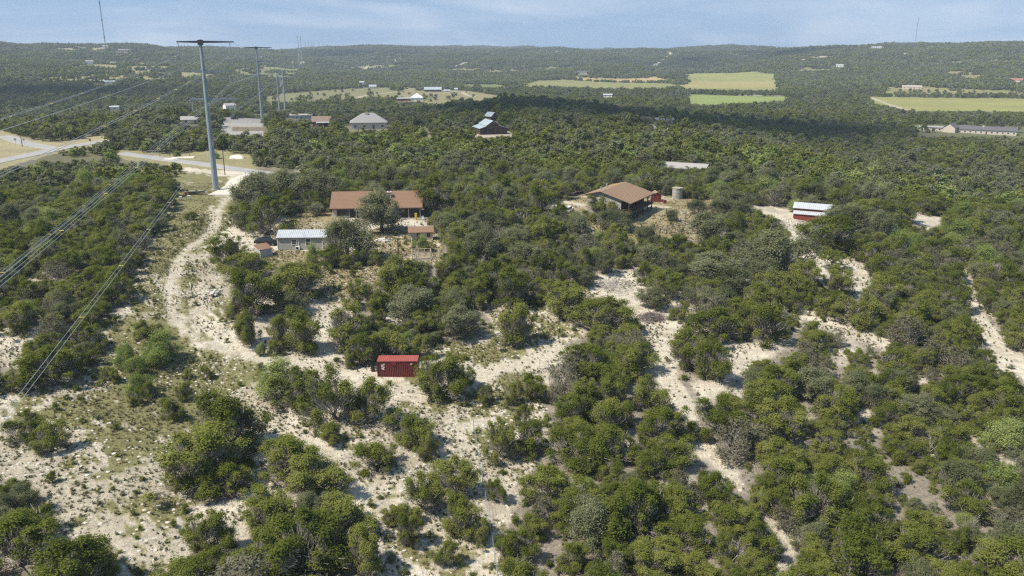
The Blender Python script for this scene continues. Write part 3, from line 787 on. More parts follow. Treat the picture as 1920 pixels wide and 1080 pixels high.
def tree_from_box(k, x0, y0, x1, y1):
    cx, cy, w, h = (x0 + x1) / 2, (y0 + y1) / 2, x1 - x0, y1 - y0
    H = 3.0
    for _ in range(4):
        p = unproj(cx, cy + h * .06, off=H * .46)
        dep = (p[1] * cp - (p[2] - CAM[2]) * sp)
        s = dep / FPX
        W = w * s
        th = math.atan2(CAM[2] - p[2], math.hypot(p[0], p[1]))
        hh = h * s
        H = math.sqrt(max((hh ** 2 - (W * math.sin(th)) ** 2), (.3 * hh) ** 2)) / math.cos(th)
        H = min(max(H, .62 * W), 1.25 * W)
    return [k, p[0], p[1], float(height(p[0], p[1])), W * (1.20 if k == 'O' else 1.10), H * 1.04]
for tok in BOXES.replace('\n', '|').split('|'):
    q = tok.split()
    if len(q) == 5:
        TREES.append(tree_from_box(q[0], *map(float, q[1:])))
NMAN = len(TREES)
# footprints kept free of plants: (x, y, radius) filled by the things below
KEEP = []
def keep_px(u, v, rad, off=0):
    p = unproj(u, v, off); KEEP.append((p[0], p[1], rad))
for u, v, rd in ((640, 408, 7), (665, 402, 8), (700, 402, 8), (735, 402, 8), (770, 402, 7), (535, 464, 4), (560, 464, 5), (590, 464, 5), (618, 464, 5), (492, 478, 2.6), (497, 456, 4),
                 (788, 440, 3), (788, 480, 4), (745, 706, 4.6), (730, 704, 4), (760, 704, 4), (1120, 404, 7), (1150, 402, 8), (1180, 408, 8), (1210, 396, 8), (1190, 388, 8), (1231, 376, 3), (1271, 372, 3),
                 (1505, 410, 4), (1525, 408, 5), (1545, 406, 5), (1270, 325, 5), (1291, 325, 6), (1312, 325, 5), (405, 355, 4), (370, 362, 4), (340, 372, 2), (1066, 393, 3), (688, 238, 13), (672, 238, 9), (706, 238, 9),
                 (905, 250, 8), (930, 250, 10), (920, 216, 6), (563, 219, 12), (580, 220, 12), (548, 219, 9), (599, 233, 8), (428, 203, 9), (353, 230, 8), (1820, 250, 12), (1850, 250, 12), (1880, 251, 12), (1900, 251, 10), (1740, 245, 10),
                 (1765, 246, 10), (1790, 247, 9), (1240, 231, 9), (1228, 231, 7), (1553, 503, 3.2), (1222, 596, 3), (420, 325, 2), (445, 295, 4), (491, 214, 5), (470, 240, 9)):
    keep_px(u, v, rd)
rng = np.random.default_rng(5)
def in_clear(x, y):
    k = np.zeros(x.shape, bool)
    for p in CLEAR_NEAR: k |= inpoly(x, y, p)
    return k
def allowed(x, y):
    """share of trees the land allows: 0 in fields, roads and footprints"""
    a = np.ones(x.shape)
    for p, c, tr in FIELDS: a = np.where(inpoly(x, y, p), tr, a)
    for p, hw in HILL_TRACKS: a = np.where(dist_line(x, y, p) < hw + 1.0, 0, a)
    for p in ROADW: a = np.where(dist_line(x, y, p) < 6.5, 0, a)
    for p, hw in P_SAND: a = np.where(dist_line(x, y, p) < hw + .6, 0, a)
    for kx, ky, kr in KEEP: a = np.where(np.hypot(x - kx, y - ky) < kr, 0, a)
    return a
def sector(x, y, half=40.0):
    return np.abs(np.degrees(np.arctan2(x, y))) < half
VIS = [(u0, v0, u1, v1, float(np.hypot(*unproj((u0 + u1) / 2, v1)[:2]))) for u0, v0, u1, v1 in (
    (625, 357, 790, 408), (520, 427, 625, 468), (474, 446, 522, 484), (768, 428, 812, 490), (1097, 343, 1222, 415), (1222, 357, 1286, 376), (1490, 380, 1535, 414), (1252, 305, 1328, 311),
    (650, 214, 728, 238), (893, 210, 957, 252), (535, 206, 592, 223), (585, 213, 612, 236), (910, 206, 932, 226), (412, 188, 444, 203), (338, 219, 367, 232), (414, 224, 497, 246), (1722, 234, 1912, 254), (1215, 221, 1266, 232), (743, 178, 792, 189),
    (793, 164, 860, 172), (708, 668, 785, 710), (1185, 400, 1335, 440), (0, 258, 190, 298), (230, 286, 330, 300), (335, 296, 480, 324), (400, 300, 415, 355), (1020, 366, 1060, 388), (345, 356, 392, 366), (1412, 388, 1490, 404), (478, 190, 500, 214), (515, 190, 540, 206),
    (160, 112, 216, 121), (178, 150, 210, 157), (220, 92, 240, 97), (690, 158, 705, 166), (672, 152, 684, 158), (1568, 119, 1586, 125), (1697, 161, 1730, 167), (1630, 85, 1660, 89), (1085, 132, 1100, 138), (1132, 177, 1148, 182), (207, 201, 220, 206), (190, 84, 202, 89), (1898, 148, 1918, 154))]
def blocked(x, y, z, H, W):
    """crowns that would stand between the viewpoint and a house, a lane or open ground the photograph shows"""
    t = (CAM[2] - z) / np.maximum(CAM[2] - (z + .62 * H), .5)
    gx_, gy_ = x * t, y * t
    bad = in_clear(gx_, gy_) | (allowed(gx_, gy_) < .01)
    u, v, dep = project(x, y, z + H * .5); s = W * FPX / dep * .42; hs = H * FPX / dep * .5; rr_ = np.hypot(x, y)
    for u0, v0, u1, v1, d in VIS:
        bad |= (u > u0 - s) & (u < u1 + s) & (v > v0 - hs) & (v < v1 + hs) & (rr_ < d + 2)
    return bad
# near thickets
g = 2.75
gx, gy = np.meshgrid(np.arange(-215, 215, g), np.arange(26, 275, g))
gx = gx.ravel() + rng.uniform(-.48, .48, gx.size) * g; gy = gy.ravel() + rng.uniform(-.48, .48, gy.size) * g
r = np.hypot(gx, gy)
k = (r < 270) & (r > 30) & sector(gx, gy, 54) & ~in_clear(gx, gy) & (allowed(gx, gy) > .5) & (fbm(gx / 9, gy / 9, 71, 2) > .185)
gx, gy = gx[k], gy[k]
mx_ = np.array([t[1] for t in TREES]); my_ = np.array([t[2] for t in TREES]); mw_ = np.array([t[4] for t in TREES])
gw = np.clip(rng.lognormal(1.28, .30, gx.size), 1.9, 6.5) * (1 + .25 * np.clip((np.hypot(gx, gy) - 150) / 100, 0, 1))
gb = blocked(gx, gy, height(gx, gy), gw * .8, gw)
order = np.argsort(-gw + rng.normal(size=gw.size) * .8)
placed = []
cell = {}
def near_ok(x, y, w):
    ci, cj = int(x // 6), int(y // 6)
    for a in (-1, 0, 1):
        for b in (-1, 0, 1):
            for (px_, py_, pw_) in cell.get((ci + a, cj + b), ()):
                if (px_ - x) ** 2 + (py_ - y) ** 2 < (.29 * (w + pw_)) ** 2: return False
    return True
for x, y, w in zip(mx_, my_, mw_): cell.setdefault((int(x // 6), int(y // 6)), []).append((x, y, w))
oak_n = fbm(gx / 30, gy / 30, 81, 3)
for i in order:
    x, y, w = gx[i], gy[i], gw[i]
    if gb[i] or not near_ok(x, y, w): continue
    cell.setdefault((int(x // 6), int(y // 6)), []).append((x, y, w))
    q = rng.random(); on = oak_n[i]
    rr = math.hypot(x, y)
    kd = 'J'
    if q < .12 + 1.1 * max(0, on - .48) + (.10 if rr > 170 else 0): kd = 'O'
    elif q > (.955 if rr < 200 else .90): kd = 'P'
    elif q > .86: kd = 'G'
    elif q > .85: kd = 'D'
    H = w * rng.uniform(.66, 1.0) * (1.05 if kd == 'O' else 1)
    TREES.append([kd, x, y, float(height(x, y)), w * 1.2, H])
# scattered small shrubs and sotols on the bare slopes
gx, gy = np.meshgrid(np.arange(-120, 130, 1.9), np.arange(40, 200, 1.9))
gx = gx.ravel() + rng.uniform(-.5, .5, gx.size) * 1.9; gy = gy.ravel() + rng.uniform(-.5, .5, gy.size) * 1.9
k = in_clear(gx, gy) & sector(gx, gy) & (allowed(gx, gy) > .5)
gx, gy = gx[k], gy[k]
dn = fbm(gx / 8, gy / 8, 91, 3)
for x, y, d in zip(gx, gy, dn):
    pr = .19 + 1.8 * max(0, d - .44)
    if rng.random() < pr:
        w = float(np.clip(rng.lognormal(-.15, .42), .45, 2.4))
        if any((px_ - x) ** 2 + (py_ - y) ** 2 < (.42 * (w + pw_)) ** 2 for a in (-1, 0, 1) for b in (-1, 0, 1) for (px_, py_, pw_) in cell.get((int(x // 6) + a, int(y // 6) + b), ())): continue
        cell.setdefault((int(x // 6), int(y // 6)), []).append((x, y, w))
        kd = 'T' if (rng.random() < .10 and math.hypot(x, y) < 110) else 'S'
        TREES.append([kd, x, y, float(height(x, y)), w if kd == 'S' else 1.2 * min(max(w, .7), 1.2), w * rng.uniform(.6, .95)])

gx, gy = np.meshgrid(np.arange(-170, 175, 1.7), np.arange(32, 230, 1.7))
gx = gx.ravel() + rng.uniform(-.5, .5, gx.size) * 1.7; gy = gy.ravel() + rng.uniform(-.5, .5, gy.size) * 1.7
k = ~in_clear(gx, gy) & sector(gx, gy, 46) & (allowed(gx, gy) > .5) & (rng.random(gx.size) < .55)
gx, gy = gx[k], gy[k]; gw = rng.uniform(.7, 2.0, gx.size); k = ~blocked(gx, gy, height(gx, gy), gw * .7, gw); UNDER = []
for x, y, w in zip(gx[k], gy[k], gw[k]):
    if any((px_ - x) ** 2 + (py_ - y) ** 2 < (.36 * pw_) ** 2 for a in (-1, 0, 1) for b in (-1, 0, 1) for (px_, py_, pw_) in cell.get((int(x // 6) + a, int(y // 6) + b), ())): continue
    UNDER.append(['S', x, y, float(height(x, y)), w, w * rng.uniform(.55, .9)])
for t in TREES:
    u, v, dep = project(t[1], t[2], t[3] + t[5] * .5)
    t += [float(u), float(v), float(t[4] * FPX / max(dep, 1))]
def inframe(t): return -t[8] * .3 < t[6] < 1920 + t[8] * .3 and 60 < t[7] < 1080 + t[8] * .35

# ------------------------------------------------------------------ phrases that say where a plant stands
ANCH = [(40, 340, 'below the highway junction'), (120, 450, 'in the thicket under the power lines'), (60, 560, 'at the left edge under the power lines'), (230, 340, 'in the thicket left of the steel pole'),
        (230, 430, 'between the power lines and the dirt track'), (190, 530, 'at the lower end of the left thicket'), (70, 690, 'under the lowest wires at the left edge'), (270, 650, 'on the grassy slope below the dirt track'),
        (70, 810, 'on the pale slope at the far left'), (230, 860, 'on the pale slope below the grassy patch'), (370, 830, 'beside the biggest juniper of the lower left'), (530, 720, 'between the dirt track and the red container'),
        (540, 870, 'in the thicket below the dirt track'), (560, 1020, 'at the bottom edge below the dirt track'), (50, 1000, 'in the bottom left corner'), (250, 1010, 'on the pale slope at the bottom left'),
        (430, 470, 'around the small grey shed'), (560, 570, 'on the slope below the beige cottage'), (640, 440, 'beside the beige metal-roofed cottage'), (500, 370, 'left of the long brown-roofed house'),
        (720, 320, 'behind the long brown-roofed house'), (830, 370, 'at the right end of the long house'), (740, 540, 'below the chicken coop'), (720, 640, 'just behind the red container'),
        (910, 400, 'in the grove between the two brown-roofed houses'), (920, 500, 'along the front of the central grove'), (1040, 460, 'at the right end of the central grove'), (960, 590, 'on the sandy slope above the centre'),
        (830, 720, 'right of the red container'), (690, 830, 'on the sandy slope below the red container'), (840, 930, 'in the clump at bottom centre'), (960, 790, 'on the open sand in the centre'),
        (1150, 700, 'in the clump left of the sandy path'), (1120, 820, 'below the clump left of the sandy path'), (1040, 960, 'in the bottom thicket left of the path'), (1200, 1010, 'at the bottom edge below the sandy path'),
        (1230, 890, 'beside the lower end of the sandy path'), (1310, 665, 'at the fork of the sandy path'), (1120, 400, 'in front of the stilt house'), (1250, 480, 'on the slope below the stilt house'),
        (1300, 410, 'beside the fenced yard of the stilt house'), (1400, 480, 'left of the track to the red barn'), (1540, 440, 'just below the red barn'), (1580, 350, 'behind the red barn'),
        (1340, 340, 'behind the round water tank'), (1060, 330, 'behind the stilt house driveway'), (1400, 590, 'above the fork of the sandy path'), (1600, 560, 'around the sandy clearing below the red barn'),
        (1720, 420, 'right of the red barn'), (1850, 400, 'at the right edge level with the barn'), (1750, 560, 'left of the sandy gully at right'), (1880, 580, 'along the sandy gully at the right edge'),
        (1400, 740, 'on the right bank of the sandy path'), (1540, 690, 'in the upper part of the right thicket'), (1680, 690, 'in the upper right part of the thicket'), (1850, 720, 'below the sandy gully at the right edge'),
        (1420, 880, 'right of the lower sandy path'), (1560, 830, 'in the middle of the right thicket'), (1710, 830, 'in the right middle of the thicket'), (1860, 860, 'at the right edge of the thicket'),
        (1360, 1010, 'at the bottom edge beside the dead trees'), (1520, 990, 'in the bottom part of the right thicket'), (1680, 1000, 'at the bottom edge of the right thicket'), (1850, 1000, 'in the bottom right corner')]
AU = np.array([a[0] for a in ANCH]); AV = np.array([a[1] for a in ANCH])
ORD = 'first second third fourth fifth sixth seventh eighth ninth tenth eleventh twelfth thirteenth fourteenth fifteenth sixteenth seventeenth eighteenth nineteenth'.split()
TENS = {20: 'twent', 30: 'thirt', 40: 'fort', 50: 'fift', 60: 'sixt', 70: 'sevent', 80: 'eight', 90: 'ninet'}
def ordinal(n):
    if n < 20: return ORD[n - 1]
    t = n // 10 * 10
    return TENS[t] + 'ieth' if n == t else TENS[t] + 'y-' + ORD[n - t - 1]
def zone(u, v): return int(np.argmin((AU - u) ** 2 + ((AV - v) * 1.35) ** 2))

KINDS = {'J': ('juniper_tree', 'tree', JUN, 'junipers on the caliche hillside', 'juniper'), 'O': ('oak_tree', 'tree', OAK, 'live oaks around the houses and thickets', 'grey-green oak'),
         'P': ('pale_tree', 'tree', PALE, 'pale yellow-green trees', 'pale yellow-green tree'), 'G': ('thinning_tree', 'tree', GREY, 'half-bare grey trees', 'half-bare grey tree'),
         'D': ('dead_tree', 'tree', DEAD, 'bare dead trees', 'bare dead tree'), 'S': ('shrub', 'shrub', SHR, 'small shrubs on the bare slopes', 'small shrub'),
         'T': ('sotol_plant', 'plant', SOT, 'spiky sotols on the sand', 'spiky yellow-green sotol')}
rest = {k: [] for k in KINDS}
# the standing dead trees in the bottom right and the lone spreading juniper on the sand
for x0, y0, x1, y1 in ((1345, 965, 1425, 1075), (1790, 950, 1850, 1010), (1720, 790, 1790, 850), (1640, 960, 1690, 1010)):
    t = tree_from_box('D', x0, y0, x1, y1); u, v, dep = project(t[1], t[2], t[3] + t[5] * .5); TREES.append(t + [float(u), float(v), 400.0])
for kd, (nm, cat, protos, grp, noun) in KINDS.items():
    ts = sorted([t for t in TREES if t[0] == kd], key=lambda t: -t[8])
    ind = [t for t in ts if inframe(t)][:300]
    ids = {id(t) for t in ind}
    rest[kd] = [t for t in ts if id(t) not in ids]
    by = {}
    for t in ind: by.setdefault(zone(t[6], t[7]), []).append(t)
    for z, lst in by.items():
        lst.sort(key=lambda t: t[6])
        for i, t in enumerate(lst):
            where = ANCH[z][2]
            if len(lst) == 1: lab = '%s %s' % (('lone ' if kd not in 'D' else '') + noun, where)
            else: lab = '%s, %s from the left %s' % (noun, ordinal(i + 1), where)
            if kd in 'JOP':
                lab = ('low ' if t[5] < .72 * t[4] else ('upright ' if t[5] > .95 * t[4] else 'bushy ')) + lab
            e = thing(nm, lab, cat, (t[1], t[2], t[3] - .05), rng.uniform(0, 6.28), grp)
            pr = protos[int(rng.integers(len(protos)))]
            if kd == 'S': sc = (t[4] / 1.4, t[4] / 1.4, t[5] / 1.1)
            elif kd == 'T': sc = (t[4] * .9,) * 3
            else: sc = (t[4] / KW, t[4] / KW, t[5] / KH)
            q_ = rng.uniform(.86, 1.16); e.scale = (sc[0] * q_, sc[1] / q_, sc[2])
            if kd in 'DT':
                o = bpy.data.objects.new(pr.name.split('.')[0], pr); COL.objects.link(o); o.parent = e
                if kd == 'T':
                    pass
            else:
                o = bpy.data.objects.new('trunk' if kd != 'S' else 'stem', pr[0]); COL.objects.link(o); o.parent = e
                o = bpy.data.objects.new('crown', pr[1]); COL.objects.link(o); o.parent = e
def mass(name, coln, ts, base, label):
    if not ts: return
    n = len(ts); nv = len(SRC[coln].objects)
    pts = [(t[1], t[2], t[3] - .05) for t in ts]
    scl = [(t[4] / base[0] * q_, t[4] / base[0] / q_, t[5] / base[1]) for t, q_ in zip(ts, rng.uniform(.86, 1.16, n))]
    scatter(name, coln, pts, rng.uniform(0, 6.28, n), scl, rng.integers(0, nv, n), label)
mass('juniper_thicket', 'near_juniper', rest['J'], (KW, KH), 'dense mass of green junipers behind the nearest ones')
mass('oak_thicket', 'near_oak', rest['O'], (KW, KH), 'mass of grey-green oaks behind the nearest ones')
mass('mixed_thicket', 'near_mixed', rest['P'] + rest['G'], (KW, KH), 'pale and half-bare trees mixed into the thickets')
mass('thicket_undergrowth', 'near_shrub', UNDER, (1.4, 1.1), 'low undergrowth between the trees of the thickets')
mass('low_shrubs', 'near_shrub', rest['S'], (1.4, 1.1), 'small shrubs dotted over the bare slopes')
# lone flat-topped juniper on the sandy clearing
p = unproj(1555, 503)
e = thing('spreading_juniper', 'lone flat-topped juniper with a bare trunk on the sandy clearing', 'tree', (p[0], p[1], float(height(p[0], p[1])) - .05))
o = bpy.data.objects.new('trunk', branch_mesh('trunk', 990, 'oak', 7.2, 4.6, M_BARK, 9)); COL.objects.link(o); o.parent = e
def flat_crown():
    rg = np.random.default_rng(991); n = 40
    ph = rg.uniform(0, 6.28, n); rd = np.sqrt(rg.uniform(.03, 1, n)) * 3.1
    C = np.stack([rd * np.cos(ph), rd * np.sin(ph), 2.7 + (1 - (rd / 3.3) ** 2) * rg.uniform(.5, 1.6, n)], 1); cr_ = rg.uniform(.4, .72, n)
    idx = rg.integers(0, n, 4200); D = unit(rg.normal(size=(4200, 3)) + np.array([0, 0, .4]))
    P = C[idx] + D * np.array([1, 1, .7]) * (cr_[idx] * rg.uniform(.6, 1.1, 4200))[:, None]
    return leaf_mesh('crown', P, unit(D + rg.normal(size=D.shape) * .75), .13, np.clip(rg.uniform(.2, .7, n)[idx] + rg.normal(size=4200) * .1, 0, 1), M_JUN, rg)
o = bpy.data.objects.new('crown', flat_crown()); COL.objects.link(o); o.parent = e

# woods from 250 m to 1300 m, one mass
def ring_points(r0, r1, g0, half):
    pts = []
    rr = r0
    while rr < r1:
        st = g0(rr)
        n = int(2 * math.radians(half) * rr / st)
        a = (np.linspace(-half, half, n) + rng.uniform(-.5, .5, n) * (2 * half / n)) * math.pi / 180
        q = rr + rng.uniform(-.5, .5, n) * st
        pts.append(np.stack([q * np.sin(a), q * np.cos(a)], 1)); rr += st
    return np.vstack(pts)
P = ring_points(268, 1350, lambda q: 3.5 + (q - 268) * .0021, 47)
al = allowed(P[:, 0], P[:, 1])
dens = np.clip(.78 + (fbm(P[:, 0] / 45, P[:, 1] / 45, 101, 3) - .42) * 1.6, .25, 1)
k = rng.random(len(P)) < al * np.where(al < 1, 1, dens)
P = P[k]; n = len(P)
rr = np.hypot(P[:, 0], P[:, 1])
W = np.clip(rng.lognormal(1.58, .27, n), 2.4, 9) * (1 + .2 * np.clip((rr - 300) / 600, 0, 1)); Hh = W * rng.uniform(.62, .95, n)
k = ~blocked(P[:, 0], P[:, 1], height(P[:, 0], P[:, 1]), Hh, W) | ((allowed(P[:, 0], P[:, 1]) < 1) & (rng.random(n) < .3))
P = P[k]; W = W[k]; Hh = Hh[k]; n = len(P)
sn = fbm(P[:, 0] / 38, P[:, 1] / 38, 105, 3)
wi = np.where(rng.random(n) < .30 + (sn - .45) * 2.2, rng.integers(5, 9, n), rng.integers(0, 5, n))
wi = np.where(rng.random(n) < np.where(np.hypot(P[:, 0], P[:, 1]) < 390, .17, .05), 9, wi); wi = np.where(rng.random(n) < .06, 10, wi)
scatter('valley_woods', 'mid_tree', np.stack([P[:, 0], P[:, 1], height(P[:, 0], P[:, 1]) - .1], 1), rng.uniform(0, 6.28, n), np.stack([W / 4, W / 4, Hh / 3.8], 1), wi,
        'dark woods of oak and juniper filling the valley')
P = ring_points(1350, 4600, lambda q: 11.5 + (q - 1350) * .002, 44)
al = allowed(P[:, 0], P[:, 1])
hz = height(P[:, 0], P[:, 1])
dens = np.clip(1.0 - 3.0 * np.clip(fbm(P[:, 0] / 170, P[:, 1] / 170, 67, 4) - .57, 0, 1), .4, .97)
k = rng.random(len(P)) < np.where(al < 1, al * .6, dens)
uu, vv, dd = project(P[:, 0], P[:, 1], hz + 3)
for u0, v0, u1, v1, d in VIS: k &= ~((uu > u0 - 5) & (uu < u1 + 5) & (vv > v0) & (vv < v1 + 3.5) & (np.hypot(P[:, 0], P[:, 1]) < d + 12))
k &= ~((np.hypot(P[:, 0], P[:, 1]) < 2100) & blocked(P[:, 0], P[:, 1], hz, np.full(len(P), 6.0), np.full(len(P), 9.0)) & (hz < 10))
P = P[k]; hz = hz[k]; n = len(P)
s = rng.uniform(.75, 1.25, n)
scatter('hill_woods', 'far_patch', np.stack([P[:, 0], P[:, 1], hz], 1), rng.uniform(0, 6.28, n), np.stack([s, s, s * rng.uniform(.85, 1.2, n)], 1), rng.integers(0, 6, n),
        'scrub woods covering the far ridges')
# tufts, grass and stones on the open ground
def ground_scatter(name, coln, step, test, smin, smax, label, rmax=210):
    gx, gy = np.meshgrid(np.arange(-125, 135, step), np.arange(40, rmax, step))
    gx = gx.ravel() + rng.uniform(-.5, .5, gx.size) * step; gy = gy.ravel() + rng.uniform(-.5, .5, gy.size) * step
    k = sector(gx, gy, 38); gx, gy = gx[k], gy[k]
    k = test(gx, gy); gx, gy = gx[k], gy[k]
    for kx, ky, kr in KEEP[:40]:
        m_ = np.hypot(gx - kx, gy - ky) > kr * .7; gx, gy = gx[m_], gy[m_]
    n = len(gx); s = rng.uniform(smin, smax, n)
    scatter(name, coln, np.stack([gx, gy, height(gx, gy) - .02], 1), rng.uniform(0, 6.28, n), np.stack([s, s, s], 1), rng.integers(0, len(SRC[coln].objects), n), label)
def t_tuft(x, y):
    c = in_clear(x, y); d = fbm(x / 6, y / 6, 121, 3)
    pth = np.ones(x.shape)
    for p_, hw in P_SAND: pth = np.where(dist_line(x, y, p_) < hw * .8, .22, pth)
    return (rng.random(x.shape) < np.where(c, .10 + 3.6 * np.clip(d - .40, 0, 1), .12) * pth)
def t_grass(x, y):
    c = np.zeros(x.shape, bool)
    for p_ in G_OLIVE[:3] + G_TAN: c |= inpoly(x, y, p_)
    for p_ in G_OLIVE[3:]: c |= inpoly(x, y, p_) & (fbm(x / 7, y / 7, 41, 4) + .8 * fbm(x / 1.7, y / 1.7, 43, 3) > .9)
    for p_, hw in P_SAND: c &= dist_line(x, y, p_) > hw
    return c & (rng.random(x.shape) < np.clip((fbm(x / 5, y / 5, 131, 3) - .25) * 1.6, 0, 1))
def t_rock(x, y):
    return in_clear(x, y) & (rng.random(x.shape) < np.clip((fbm(x / 11, y / 11, 141, 3) - .40) * 2.2, 0.03, 1))
ground_scatter('dry_tufts', 'tuft', .50, t_tuft, .35, 1.45, 'dry tufts speckling the pale ground')
ground_scatter('rough_grass', 'grass', .55, t_grass, .5, 1.3, 'rough yellow-green grass on the slopes and yards', 260)
ground_scatter('limestone_rubble', 'rock', .85, t_rock, .4, 1.9, 'loose limestone rubble on the bare slopes')

# ================================================================== THINGS PEOPLE BUILT
M_SHING = mat('brown_shingle', (0.205, 0.122, 0.078), rough=0.9, var=0.22, scale=9.0, bump=.25)
M_SHING2 = mat('tan_shingle', (0.25, 0.162, 0.10), rough=0.9, var=0.18, scale=9.0, bump=.25)
M_GSHING = mat('grey_shingle', (0.30, 0.28, 0.26), rough=0.9, var=0.15, scale=4.0)
M_DSHING = mat('dark_shingle', (0.10, 0.095, 0.10), rough=0.9, var=0.2, scale=4.0)
M_STUCCO = mat('beige_wall', (0.50, 0.43, 0.35), rough=0.9, var=0.1, scale=1.2)
M_SIDING = mat('greige_siding', (0.36, 0.345, 0.285), rough=0.8, var=0.06, scale=1.0)
M_STONE = mat('grey_stone_wall', (0.33, 0.30, 0.26), rough=0.95, var=0.3, scale=3.0, bump=.4)
M_WHITE = mat('white_paint', (0.70, 0.69, 0.66), rough=0.6, var=0.05)
M_METAL = mat('galvanised_roof', (0.40, 0.415, 0.43), rough=0.55, var=0.1, scale=1.0, metal=0.05, spec=.5)
M_BMETAL = mat('blue_grey_roof', (0.33, 0.37, 0.385), rough=0.55, var=0.1, scale=.6, metal=.1, spec=.5)
M_RED = mat('barn_red', (0.19, 0.035, 0.03), rough=0.7, var=0.25, scale=1.2)
M_CRED = mat('container_red', (0.135, 0.032, 0.030), rough=0.6, var=0.16, scale=.9)
M_CRTOP = mat('lighter_red_roof', (0.31, 0.075, 0.062), rough=0.6, var=0.2, scale=3.0)  # container roof, a lighter red than its walls
M_WOOD = mat('grey_timber', (0.26, 0.21, 0.16), rough=0.9, var=0.3, scale=3.0)
M_DWOOD = mat('dark_brown_timber', (0.075, 0.045, 0.03), rough=0.85, var=0.25, scale=2.0)
M_PWOOD = mat('pale_timber', (0.48, 0.41, 0.32), rough=0.9, var=0.2, scale=3.0)
M_STEEL = mat('weathered_pole_steel', (0.27, 0.31, 0.325), rough=0.6, var=0.12, scale=.4, metal=.15)
M_DSTEEL = mat('dark_crossarm_steel', (0.06, 0.065, 0.075), rough=0.6, var=0.2, scale=.6)
M_WIRE = mat('aluminium_conductor', (0.55, 0.55, 0.54), rough=0.5, var=0.05, metal=.3)
M_CONC = mat('stained_concrete', (0.30, 0.275, 0.23), rough=0.95, var=0.3, scale=1.4, stretch=(1, 1, .35), bump=.2)
M_BLACK = mat('black_paint', (0.012, 0.014, 0.014), rough=0.3, var=0.1, spec=.5)
M_TYRE = mat('tyre_rubber', (0.02, 0.02, 0.02), rough=0.9, var=0.1)
M_CHROME = mat('wheel_metal', (0.4, 0.4, 0.4), rough=0.35, var=0.1, metal=.8)
M_GREYP = mat('grey_shed_wall', (0.36, 0.36, 0.36), rough=0.85, var=0.1, scale=1.5)
M_GLASS = glass_mat()
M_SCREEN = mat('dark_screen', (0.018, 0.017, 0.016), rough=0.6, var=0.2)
M_YEL = mat('yellow_plastic', (0.6, 0.45, 0.04), rough=0.5)
M_BLUE = mat('blue_tarp', (0.05, 0.22, 0.40), rough=0.6, var=.25)
M_LAMP = mat('lamp_plastic', (0.7, 0.7, 0.65), rough=0.3)

def ground_at(u, v, r=None):
    p = unproj(u, v) if r is None else at_dist(u, v, r)
    return Vector((p[0], p[1], float(height(p[0], p[1]))))
def face_cam(p, extra=0.0):
    """turn that makes a front (-Y side) look back at the viewpoint's side of the hill"""
    return math.atan2(-p[0], p[1]) + extra
def window(parent, x, z, w, h, y, frame_m=None, cross=True, t=.08):
    f = frame_m or M_WHITE
    m = MB(); b = .09
    m.box(x - w / 2 - b, y - t, z - b, x - w / 2, y + .02, z + h + b); m.box(x + w / 2, y - t, z - b, x + w / 2 + b, y + .02, z + h + b)
    m.box(x - w / 2, y - t, z - b, x + w / 2, y + .02, z); m.box(x - w / 2, y - t, z + h, x + w / 2, y + .02, z + h + b)
    if cross: m.box(x - w / 2, y - t * .7, z + h / 2 - .03, x + w / 2, y + .0, z + h / 2 + .03)
    o = m.build('window', f, parent)
    MB().box(x - w / 2, y - t * .4, z, x + w / 2, y + .02, z + h).build('pane', M_GLASS, o)
    return o
def gable(parent, w, d0, d1, h, rise, over=.5, wall=None, roof=None, back_h=None, th=.14, side_over=None):
    """walls and a roof with its ridge along x; front at y=-d0, back at y=d1, ridge at y=0"""
    so = over if side_over is None else side_over
    pf = rise / d0
    bh = back_h if back_h is not None else h + rise - pf * d1
    MB().prism([(-d0, -.8), (d1, -.8), (d1, bh), (0, h + rise), (-d0, h)], -w / 2, w / 2, 'x').build('wall', wall, parent)
    pb = (h + rise - bh) / d1
    m = MB()
    zt = h + rise + th + .03
    m.slab([(-w / 2 - so, 0, zt), (-w / 2 - so, -d0 - over, zt - pf * (d0 + over)), (w / 2 + so, -d0 - over, zt - pf * (d0 + over)), (w / 2 + so, 0, zt)], th)
    m.slab([(w / 2 + so, 0.002, zt), (w / 2 + so, d1 + over, zt - pb * (d1 + over)), (-w / 2 - so, d1 + over, zt - pb * (d1 + over)), (-w / 2 - so, 0.002, zt)], th)
    return m.build('roof', roof, parent), pf, pb, zt
def ribs(parent, w, y0, z0, y1, z1, step, m, r=.035, name='roof_ribs'):
    mb = MB(); n = int(w / step)
    for i in range(n + 1):
        x = -w / 2 + i * w / n
        mb.add([(x - r, y0, z0 + .005), (x + r, y0, z0 + .005), (x + r, y1, z1 + .005), (x - r, y1, z1 + .005), (x, y0, z0 + .06), (x, y1, z1 + .06)],
               [(0, 4, 5, 3), (4, 1, 2, 5), (0, 1, 4), (3, 5, 2)])
    o = mb.build(name, m, parent); o['kind'] = 'stuff'
    return o

